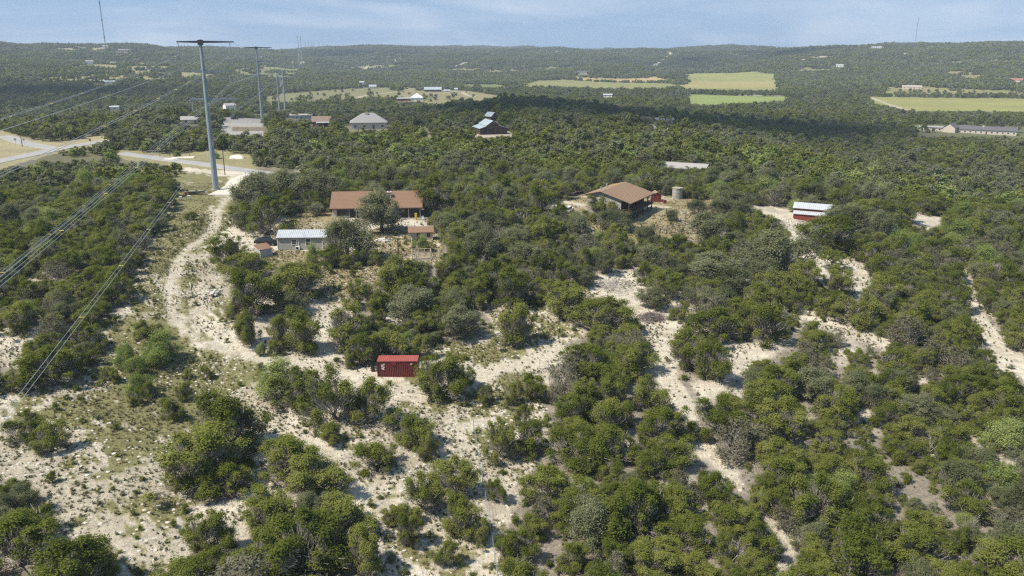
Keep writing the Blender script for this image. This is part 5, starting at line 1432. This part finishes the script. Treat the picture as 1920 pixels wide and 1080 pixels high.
far_house('field_house', 'dark-roofed house at the foot of the central hill', 1092, 138, 22, 12, 4, 2.4, M_STUCCO, M_DSHING, nwin=3)
far_house('creek_cabin', 'small pale roof in the woods before the tan field', 1140, 182, 12, 7, 3, 1.2, M_WHITE, M_METAL, nwin=2)
far_house('ridge_house', 'long white building on the right ridge crest', 1645, 90, 26, 12, 3.5, 1.5, M_WHITE, M_METAL, nwin=5)
far_house('edge_house', 'reddish roofed house at the right edge above the field', 1908, 154, 18, 10, 3.6, 2, M_STUCCO, mat('red_tin', (0.30, 0.14, 0.10)), nwin=3)
far_house('mast_building', 'tiny white building at the foot of the tall radio mast', 196, 89, 14, 8, 5, 1, M_WHITE, M_METAL, nwin=1, cat='building')

def brown_barn():
    p = ground_at(918, 252)
    e = thing('brown_barn', 'dark brown barn with a raised centre and stepped blue-grey tin roofs', 'barn', p + Vector((0, 5, 0)), face_cam(p, R_(16)))
    # gable faces the viewer: ridge along y
    MB().prism([(-3.2, -1), (3.2, -1), (3.2, 4.6), (0, 6.6), (-3.2, 4.6)], -6, 8, 'y').build('wall', M_DWOOD, e)
    m = MB(); m.slab([(0, -6.4, 6.8), (-3.7, -6.4, 4.45), (-3.7, 8.4, 4.45), (0, 8.4, 6.8)], .12); m.slab([(.002, -6.4, 6.8), (.002, 8.4, 6.8), (3.7, 8.4, 4.45), (3.7, -6.4, 4.45)], .12)
    m.build('roof', M_BMETAL, e)
    for s in (-1, 1):
        a, b = 3.21, 7.4 if s > 0 else 6.6
        pr = [(s * a, -1), (s * b, -1), (s * b, 3.0), (s * a, 4.1)]
        MB().prism(pr, -5.6, 7.6, 'y').build('wing_wall', M_DWOOD, e)
        q = [(s * a, -6.2, 4.3), (s * (b + .5), -6.2, 3.05), (s * (b + .5), 8.2, 3.05), (s * a, 8.2, 4.3)]
        MB().slab(q if s < 0 else q[::-1], .1).build('wing_roof', M_BMETAL, e)
    bx('door', M_SCREEN, e, -6.2, -5.7, 0, -3.4, -5.602, 2.6); bx('door', M_SCREEN, e, 1.6, -6.06, 0, 2.5, -6.002, 2.1); bx('door', M_SCREEN, e, -2.6, -6.06, 0, .4, -6.003, 2.7)
    p = ground_at(921, 226)
    e = thing('tin_shed', 'steep blue-grey tin roof behind the brown barn', 'shed', p, R_(40))
    MB().prism([(-2.8, -1), (2.8, -1), (2.8, 3), (0, 5.4), (-2.8, 3)], -3.5, 3.5, 'y').build('wall', M_DWOOD, e)
    m = MB(); m.slab([(0, -3.9, 5.6), (-3.2, -3.9, 2.85), (-3.2, 3.9, 2.85), (0, 3.9, 5.6)], .1); m.slab([(.002, -3.9, 5.6), (.002, 3.9, 5.6), (3.2, 3.9, 2.85), (3.2, -3.9, 2.85)], .1); m.build('roof', M_BMETAL, e)
    bx('door', M_SCREEN, e, -.6, -3.56, 0, .6, -3.502, 2.1)
brown_barn()

# gravel pad with its stone retaining wall
def stone_wall(name, label, px0, px1, h, bw=1.15, bh=.55):
    a, b = ground_at(*px0), ground_at(*px1)
    d = b - a; L = math.hypot(d.x, d.y); rz = math.atan2(d.y, d.x)
    e = thing(name, label, 'wall', Vector((a.x, a.y, min(a.z, b.z) - .3)), rz)
    rg = random.Random(3); proto = [MB().box(0, 0, 0, bw - .04, .6, bh - .03).mesh('stone', mat('wall_stone', (0.36, 0.30, 0.22), rough=.95, var=.3, scale=.7)) for _ in range(1)]
    for r_ in range(int(h / bh)):
        x = 0 if r_ % 2 == 0 else -bw / 2
        while x < L:
            o = bpy.data.objects.new('stone', proto[0]); COL.objects.link(o); o.parent = e
            o.location = (x, rg.uniform(-.06, .06), r_ * bh); o.scale = (1, 1, rg.uniform(.96, 1.0)); x += bw
stone_wall('retaining_wall', 'stained stone retaining wall below the pale gravel pad', (436, 246), (500, 245), 3.2)

# ---------------- power line
POLES = []
def arm_mesh(x0, x1, z, y, t0, t1, rise=0.0):
    return MB().add([(x0, y - t0, z + rise - t0), (x0, y + t0, z + rise - t0), (x0, y + t0, z + rise + t0), (x0, y - t0, z + rise + t0),
                     (x1, y - t1, z - t1), (x1, y + t1, z - t1), (x1, y + t1, z + t1), (x1, y - t1, z + t1)], [(0, 3, 2, 1), (4, 5, 6, 7), (0, 1, 5, 4), (1, 2, 6, 5), (2, 3, 7, 6), (3, 0, 4, 7)])
def pole(p, H, rz, label, detail=True, rad=1.0, arms=((.985, -6.6, 9.4, M_DSTEEL), (.80, -3.6, 8.0, M_STEEL), (.615, -4.6, 8.6, M_STEEL)), group='steel transmission poles'):
    e = thing('transmission_pole', label, 'power pole', p, rz, group)
    MB().tube([(0, 0, -2), (0, 0, H * .5), (0, 0, H)], [.95 * rad, .68 * rad, .42 * rad], 12).build('shaft', M_STEEL, e)
    if detail:
        MB().tube([(0, 0, -.3), (0, 0, .35)], 1.35 * rad, 14).build('footing', M_CONC, e)
        MB().box(-.75, -.5, H * .985 - .9, .75, .5, H * .985 + .55).build('arm_bracket', M_DSTEEL, e)
    for f, a, b, mm in arms:
        z = H * f
        for x in (a, b):
            arm_mesh(.3 if x > 0 else -.3, x, z, 0, .34, .17, 0).build('crossarm', mm, e)
        if detail:
            for x in ((a + .4, b - 1.2) if f > .9 else ((b - .6,) if f > .7 else (a + .5, b - .7))):
                if f < .9 or True:
                    m = MB()
                    for k in range(9): m.tube([(x, 0, z - .45 - k * .33), (x, 0, z - .62 - k * .33)], .15, 6)
                    m.tube([(x, 0, z - .1), (x, 0, z - 3.5)], .05, 4); m.build('insulator_string', M_GREYP, e)
    return e
B1 = ground_at(405, 356)
P1 = Vector((B1.x, B1.y, B1.z)); H1 = CAM[2] + (98 - 76) / FPX * B1.y * .99 - B1.z
b2 = at_dist(491, 214, 548); P2 = Vector((b2[0], b2[1], float(height(b2[0], b2[1]))))
line = Vector((P2.x - P1.x, P2.y - P1.y, 0)).normalized(); lrz = math.atan2(line.y, line.x) - math.pi / 2
pole(P1, H1, lrz, 'tall grey steel power pole with three crossarms nearest the viewer')
H2 = float(at_dist(480, 87, 548)[2]) - P2.z
pole(P2, H2, lrz, 'second steel power pole beyond the gravel pad')
def far_pole(u0, v0, u1, v1, r, label, arms=True, rad=1.0):
    b = at_dist(u1, v1, r); z = float(height(b[0], b[1])); t = at_dist(u0, v0, r)
    return pole(Vector((b[0], b[1], z)), t[2] - z, lrz, label, False, rad, arms=((.97, -5, 7, M_STEEL), (.8, -3, 6, M_STEEL), (.63, -3, 6, M_STEEL)) if arms else ())
far_pole(517, 130, 524, 206, 880, 'left of the twin steel poles at the valley edge')
far_pole(529, 130, 535, 206, 885, 'right of the twin steel poles at the valley edge')
far_pole(526, 146, 527, 163, 1250, 'short pole seen between the twin valley poles', rad=.9)
far_pole(550, 110, 552.5, 152, 1600, 'single steel pole in the pasture below the cut on the hill', arms=False)
far_pole(557.5, 67, 560, 98, 2300, 'left dark pole of the pair on the ridge at the top of the cut', arms=False, rad=1.5)
far_pole(563.5, 67, 565, 98, 2310, 'right dark pole of the pair on the ridge at the top of the cut', arms=False, rad=1.5)
for i, (u, v) in enumerate(((573, 79), (579, 76), (585, 79.5), (589, 81), (598, 81), (607, 83), (613, 83.5))):
    far_pole(u, v, u + .4, 97, 3300, '%s of the small far pylons on the ridge skyline counted from the left' % ordinal(i + 1), rad=1.3)
# conductors: from behind the viewer's left, over the first pole, to the second and on to the valley
P0 = P1 - (P2 - P1) * .98; P0.z = float(height(P0.x, P0.y))
P3 = Vector(at_dist(524, 206, 880)); P3.z = float(height(P3.x, P3.y))
side = Vector((math.cos(lrz), math.sin(lrz), 0))
def wire_pts(A, B, sag, n=48):
    return [A.lerp(B, i / n) - Vector((0, 0, sag * 4 * (i / n) * (1 - i / n))) for i in range(n + 1)]
def solve_sag(A, B, vt, utarget=0):
    lo, hi = 1.0, 30.0
    for _ in range(30):
        s = (lo + hi) / 2; best = None
        pts = wire_pts(A, B, s, 200)
        uv = [(project(q.x, q.y, q.z), q) for q in pts if q.y > 8]
        pv = None
        for (a, b_, dd), q in uv:
            if pv is not None and (pv[0] - utarget) * (a - utarget) <= 0:
                best = float(b_); break
            pv = (a, b_)
        if best is None: return 9.0
        if best < vt: lo = s
        else: hi = s
    return (lo + hi) / 2
def bundle(label, off, drop1, f1, vt, n=2, gap=.46, ut=0):
    A1 = P1 + side * off + Vector((0, 0, H1 * f1 - drop1))
    A2 = P2 + side * off + Vector((0, 0, H2 * f1 - drop1))
    A3 = P3 + side * off * .7 + Vector((0, 0, 44 * f1 - drop1))
    A0 = P0 + side * off + Vector((0, 0, H1 * f1 - drop1))
    s = solve_sag(A0, A1, vt, ut)
    e = thing('conductor', label, 'power line', A1, 0, 'power line conductors')
    for k in range(n):
        o_ = side * ((k - (n - 1) / 2) * gap)
        for i, (a, b_, sg) in enumerate(((A0, A1, s), (A1, A2, s * .9), (A2, A3, 9))):
            pts = [q - A1 + o_ for q in wire_pts(a, b_, sg)]
            rad = [.022 if i == 0 else (.03 if i == 1 else .04)] * len(pts)
            MB().tube(pts, rad, 4, cap=False).build('wire', M_WIRE, e)
    if n > 1:
        for f in np.linspace(.35, .97, 11):
            q = A0.lerp(A1, f) - Vector((0, 0, s * 4 * f * (1 - f))) - A1
            MB().tube([q - side * gap / 2, q + side * gap / 2], .03, 4).build('spacer', M_YEL, e)
    return e
bundle('twin conductor wires from the left end of the top crossarm', -6.2, 3.6, .985, 222)
bundle('single shield wire from the right tip of the top crossarm', 9.3, .4, .985, 243, 1)
bundle('twin conductor wires from the right half of the top crossarm', 8.2, 3.6, .985, 327)
bundle('triple conductor wires from the middle crossarm', 7.4, 3.6, .80, 520, 3, .4)
bundle('twin conductor wires from the left end of the lowest crossarm', -4.1, 3.6, .615, 383)
bundle('twin conductor wires from the right end of the lowest crossarm', 7.9, 3.6, .615, 705)

# ---------------- wooden utility poles, masts, signs, odds and ends
def wood_pole(u, v, vt, label, arm=True, r=None):
    p = ground_at(u, v, r); dist = math.hypot(p.x, p.y)
    t = at_dist(u, vt, dist); H = max(t[2] - p.z, 4)
    e = thing('utility_pole', label, 'utility pole', p, .5, 'wooden utility poles')
    MB().tube([(0, 0, -.5), (0, 0, H)], [.17, .12], 8).build('shaft', M_DWOOD, e)
    if arm: bx('crossarm', M_WOOD, e, -1.2, -.06, H - .7, 1.2, .06, H - .55)
    MB().tube([(.25, 0, H - 1.9), (.25, 0, H - 1.1)], .2, 8).build('transformer', M_GREYP, e) if arm else None
wood_pole(42, 275, 236, 'wooden utility pole at the highway junction')
wood_pole(422, 328, 281, 'wooden utility pole beside the lane right of the steel pole', False)
wood_pole(1141, 322, 284, 'wooden utility pole rising from the trees behind the stilt house')
wood_pole(1157, 322, 306, 'short pole with a white transformer behind the stilt house')
wood_pole(747, 481, 461, 'bare wooden post in the yard left of the pen', False)
wood_pole(268, 286, 262, 'short wooden pole among trees where the lane meets the highway', False)
def mast(u0, v0, u1, v1, r, hw, label, up):
    b = at_dist(u1, v1, r); z = float(height(b[0], b[1])); t = at_dist(u0, v0, r); H = (t[2] - z) * up
    e = thing('radio_mast', label, 'mast', Vector((b[0], b[1], z)))
    c = [(hw * math.cos(a), hw * math.sin(a)) for a in (.3, 2.4, 4.5)]
    for x, y in c: MB().tube([(x, y, -2), (x, y, H)], hw * .34, 5).build('leg', M_DSTEEL, e)
    m = MB(); n = int(H / (hw * 3))
    for i in range(n):
        for k in range(3):
            a, b_ = c[k], c[(k + 1) % 3]; m.tube([(*a, H * i / n), (*b_, H * (i + 1) / n)], hw * .16, 4, cap=False)
    m.build('lattice', M_STEEL, e)
    for f in (.25, .5, .75): MB().tube([(0, 0, H * f), (0, 0, H * f + hw * 3)], hw * 1.5, 6).build('antenna', M_DSTEEL, e)
mast(187, 0, 198, 88, 2350, 1.1, 'tall dark lattice radio mast on the left ridge', 1.25)
mast(1722, 31, 1715.5, 84, 3000, .5, 'very thin far radio mast on the right ridge', 1.0)
def sign(u, v, label, m, w=.75, h=2.2, diamond=False):
    p = ground_at(u, v); e = thing('road_sign', label, 'sign', p, .1, 'road signs at the junction')
    MB().tube([(0, 0, -.3), (0, 0, h)], .05, 6).build('post', M_STEEL, e)
    c = w * .7
    pl = MB().prism([(0, h - c), (c, h), (0, h + c), (-c, h)] if diamond else [(-w / 2, h - .6), (w / 2, h - .6), (w / 2, h + .5), (-w / 2, h + .5)], -.09, -.055, 'y').build('plate', m, e)
sign(30, 271, 'grey-backed diamond road sign left of the junction pole', M_STEEL, 1.1, 2.4, True)
sign(46, 272, 'grey-backed road sign right of the junction pole', M_STEEL, .9, 2.6)
sign(170, 271, 'small road sign on the far verge of the highway', M_RED, .8, 2.2)
def boat():
    p = ground_at(370, 364)
    e = thing('boat', 'low flat fishing boat on a trailer in front of the steel pole', 'boat', p, R_(8))
    sec = []
    for x, w, z0, z1 in ((-2.6, .8, .55, 1.0), (-1.2, .92, .5, 1.02), (.6, .88, .5, 1.05), (1.9, .55, .58, 1.12), (2.7, .05, .85, 1.2)):
        sec.append([(x, -w, z1), (x, -w * .75, z0), (x, w * .75, z0), (x, w, z1)])
    vs = [q for s in sec for q in s]; fs = []
    for i in range(4):
        for k in range(3): fs.append((i * 4 + k, i * 4 + k + 1, i * 4 + 5 + k, i * 4 + 4 + k))
        fs.append((i * 4 + 3, i * 4, i * 4 + 4, i * 4 + 7))
    fs.append((0, 3, 2, 1))
    MB().add(vs, fs).build('hull', mat('boat_green', (0.20, 0.22, 0.17)), e)
    bx('motor', M_BLACK, e, -2.95, -.2, .7, -2.55, .2, 1.5); bx('seat', M_RED, e, -.4, -.5, 1.04, .1, .5, 1.2)
    t = MB().box(-2.4, -.6, .38, 2.2, -.5, .48).box(-2.4, .5, .38, 2.2, .6, .48).box(2.0, -.05, .38, 3.8, .05, .48).build('trailer_frame', M_DSTEEL, e)
    for s in (-1, 1): MB().tube([(-.8, s * .95 - .09, .3), (-.8, s * .95 + .09, .3)], .3, 12).build('wheel', M_TYRE, e)
    p = ground_at(352, 365); c = thing('red_cart', 'small red cart at the left end of the boat', 'cart', p, .3)
    bx('tray', M_RED, c, -.8, -.5, .4, .8, .5, .8)
    for x in (-.5, .5):
        for y in (-.5, .5): MB().tube([(x, y - .06, .22), (x, y + .06, .22)], .22, 10).build('wheel', M_TYRE, c)
boat()
def box_on_legs(u, v, label):
    p = ground_at(u, v); e = thing('hive_box', label, 'box', p, .2)
    bx('body', M_WHITE, e, -.35, -.3, .45, .35, .3, 1.05); bx('lid', M_WHITE, e, -.4, -.35, 1.05, .4, .35, 1.13)
    for x in (-.28, .28):
        for y in (-.22, .22): bx('leg', M_DWOOD, e, x - .04, y - .04, -.1, x + .04, y + .04, .45)
box_on_legs(339, 376, 'white box on legs left of the boat, nearest the thicket')
box_on_legs(355, 374, 'white box on legs below the boat')
def heap(name, label, u, v, n, w, m, size, cat, stick=False):
    p = ground_at(u, v); e = thing(name, label, cat, p); rg = np.random.default_rng(int(u)); mb = MB()
    for i in range(n):
        x, y = rg.normal(size=2) * w * .3; z = max(0, (1 - (x * x + y * y) / (w * w * .5))) * w * .22 * rg.uniform(.3, 1)
        if stick:
            d = unit(rg.normal(size=3) * np.array([1, 1, .35])) * rg.uniform(.5, 1.5)
            mb.tube([(x - d[0], y - d[1], max(.05, z - d[2])), (x, y, z + .1), (x + d[0], y + d[1], max(.05, z + d[2]))], [.035, .03, .012], 4, cap=False)
        else:
            s = size * rg.uniform(.4, 1.3); a = rg.uniform(0, 3); ca, sa = math.cos(a), math.sin(a)
            pts = [(sx * s * ca - sy * s * .7 * sa, sx * s * sa + sy * s * .7 * ca, sz * s * .45) for sz in (-1, 1) for sx, sy in ((-1, -1), (1, -.8), (.9, 1), (-.8, .9))]
            mb.add([(x + q[0], y + q[1], z + .1 + q[2]) for q in pts], [(0, 3, 2, 1), (4, 5, 6, 7), (0, 1, 5, 4), (1, 2, 6, 5), (2, 3, 7, 6), (3, 0, 4, 7)])
    mb.build('loose_pieces', m, e)['kind'] = 'stuff'
heap('rubble_pile', 'heap of pale broken stone right of the dirt track', 397, 552, 70, 3.2, M_ROCK, .3, 'rubble')
heap('rubble_pile', 'loose stones in the yard between the two trees below the long house', 716, 452, 12, 1.6, M_ROCK, .5, 'rubble')
heap('brush_pile', 'round grey heap of cut brush beside the sandy path', 1221, 597, 260, 3.6, mat('grey_brush', (0.17, 0.14, 0.13), rough=.95, var=.3), .3, 'brush', True)
heap('brush_pile', 'strewn grey branches on the sand above the centre', 1150, 540, 150, 7.5, M_DEAD, .3, 'brush', True)
def boulder(u, v, s, label):
    p = ground_at(u, v); rg = np.random.default_rng(9); bm = bmesh.new(); bmesh.ops.create_icosphere(bm, subdivisions=3, radius=1)
    for q in bm.verts:
        f = 1 + (float(fbm(np.array(q.co.x * 1.3 + 4), np.array(q.co.y * 1.3 + q.co.z), 7, 3)) - .5) * .9
        q.co = Vector((q.co.x * s * f * 1.4, q.co.y * s * f, q.co.z * s * .55 * f))
    me = bpy.data.meshes.new('boulder'); bm.to_mesh(me); bm.free(); me.materials.append(mat('pale_boulder', (0.6, 0.55, 0.47), rough=.95, var=.15, scale=.8))
    o = bpy.data.objects.new('boulder', me); COL.objects.link(o); o.location = p; tag(o, label, 'boulder')
boulder(445, 297, 2.4, 'big pale boulder beyond the lane right of the steel pole')
def fallen_log(u0, v0, u1, v1, label, r=.12):
    a, b = ground_at(u0, v0), ground_at(u1, v1); o = MB().tube([a - a + Vector((0, 0, r)), (b - a) * .5 + Vector((.1, .2, r * 1.6)), (b - a) + Vector((0, 0, r))], [r, r * .8, r * .4], 7).build('fallen_log', M_DEAD, None, a)
    tag(o, label, 'log')
fallen_log(975, 582, 1020, 570, 'long grey fallen trunk on the sand right of the central grove')
fallen_log(356, 532, 357, 545, 'grey plank-like log lying beside the dirt track', .16)

# ================================================================== CLOUDS that shade the valley, high above and behind the sun side
M_CLOUD = mat('cloud_white', (0.9, 0.9, 0.92), rough=1.0, var=0.02, scale=.01)
_n = M_CLOUD.node_tree.nodes; _l = M_CLOUD.node_tree.links; _t = _n.new('ShaderNodeBsdfTransparent'); _m = _n.new('ShaderNodeMixShader')
_m.inputs[0].default_value = 0.11                        # thin fair-weather cloud: each skin lets most of the sun through
_l.new(_t.outputs[0], _m.inputs[1]); _l.new(_n['Principled BSDF'].outputs[0], _m.inputs[2]); _l.new(_m.outputs[0], _n['Material Output'].inputs[0])
def cloud(tx, ty, rx, ry, label, zc=1150, n=26, seed=0):
    """a cumulus whose shade falls round (tx, ty)"""
    off = sd * ((zc) / sd.z)
    rg = np.random.default_rng(seed); bm = bmesh.new()
    for i in range(n):
        a = rg.uniform(0, 6.28); q = math.sqrt(rg.uniform(0, 1)); R0 = rg.uniform(.22, .42) * min(rx, ry)
        r = bmesh.ops.create_icosphere(bm, subdivisions=2, radius=R0)
        for v in r['verts']:
            v.co = Vector((v.co.x * 1.25 + q * math.cos(a) * rx * .8, v.co.y * 1.1 + q * math.sin(a) * ry * .8, v.co.z * (.55 if v.co.z > 0 else .2) + (1 - q) * R0 * .5))
    me = bpy.data.meshes.new('cloud'); bm.to_mesh(me); bm.free(); me.materials.append(M_CLOUD)
    o = bpy.data.objects.new('cloud', me); COL.objects.link(o); o.location = Vector((tx, ty, 0)) + off
    tag(o, label, kind='structure')

cloud(10, 600, 330, 190, 'cumulus cloud whose shadow lies over the near valley woods', seed=1)
cloud(-620, 950, 330, 210, 'cumulus cloud whose shadow lies below the left hill', seed=2)
cloud(700, 2500, 620, 260, 'cumulus cloud whose shadow lies on the right hills', seed=3)
cloud(-700, 3000, 520, 260, 'cumulus cloud whose shadow lies on the central ridge', seed=4)
# ================================================================== HAZE in the valley air
hb = MB().box(-5750, -5750, -75, 5750, 5750, 330).build('haze', None)
hm = bpy.data.materials.new('haze'); hm.use_nodes = True
hn = hm.node_tree.nodes; hl = hm.node_tree.links
hn.remove(hn['Principled BSDF'])
pv = hn.new('ShaderNodeVolumePrincipled'); pv.inputs['Color'].default_value = (0.72, 0.84, 1.0, 1); pv.inputs['Density'].default_value = 0.00013; pv.inputs['Anisotropy'].default_value = 0.0
hl.new(pv.outputs[0], hn['Material Output'].inputs['Volume'])
hb.data.materials.append(hm)
tag(hb, 'thin blue haze in the air over the valley', kind='stuff')
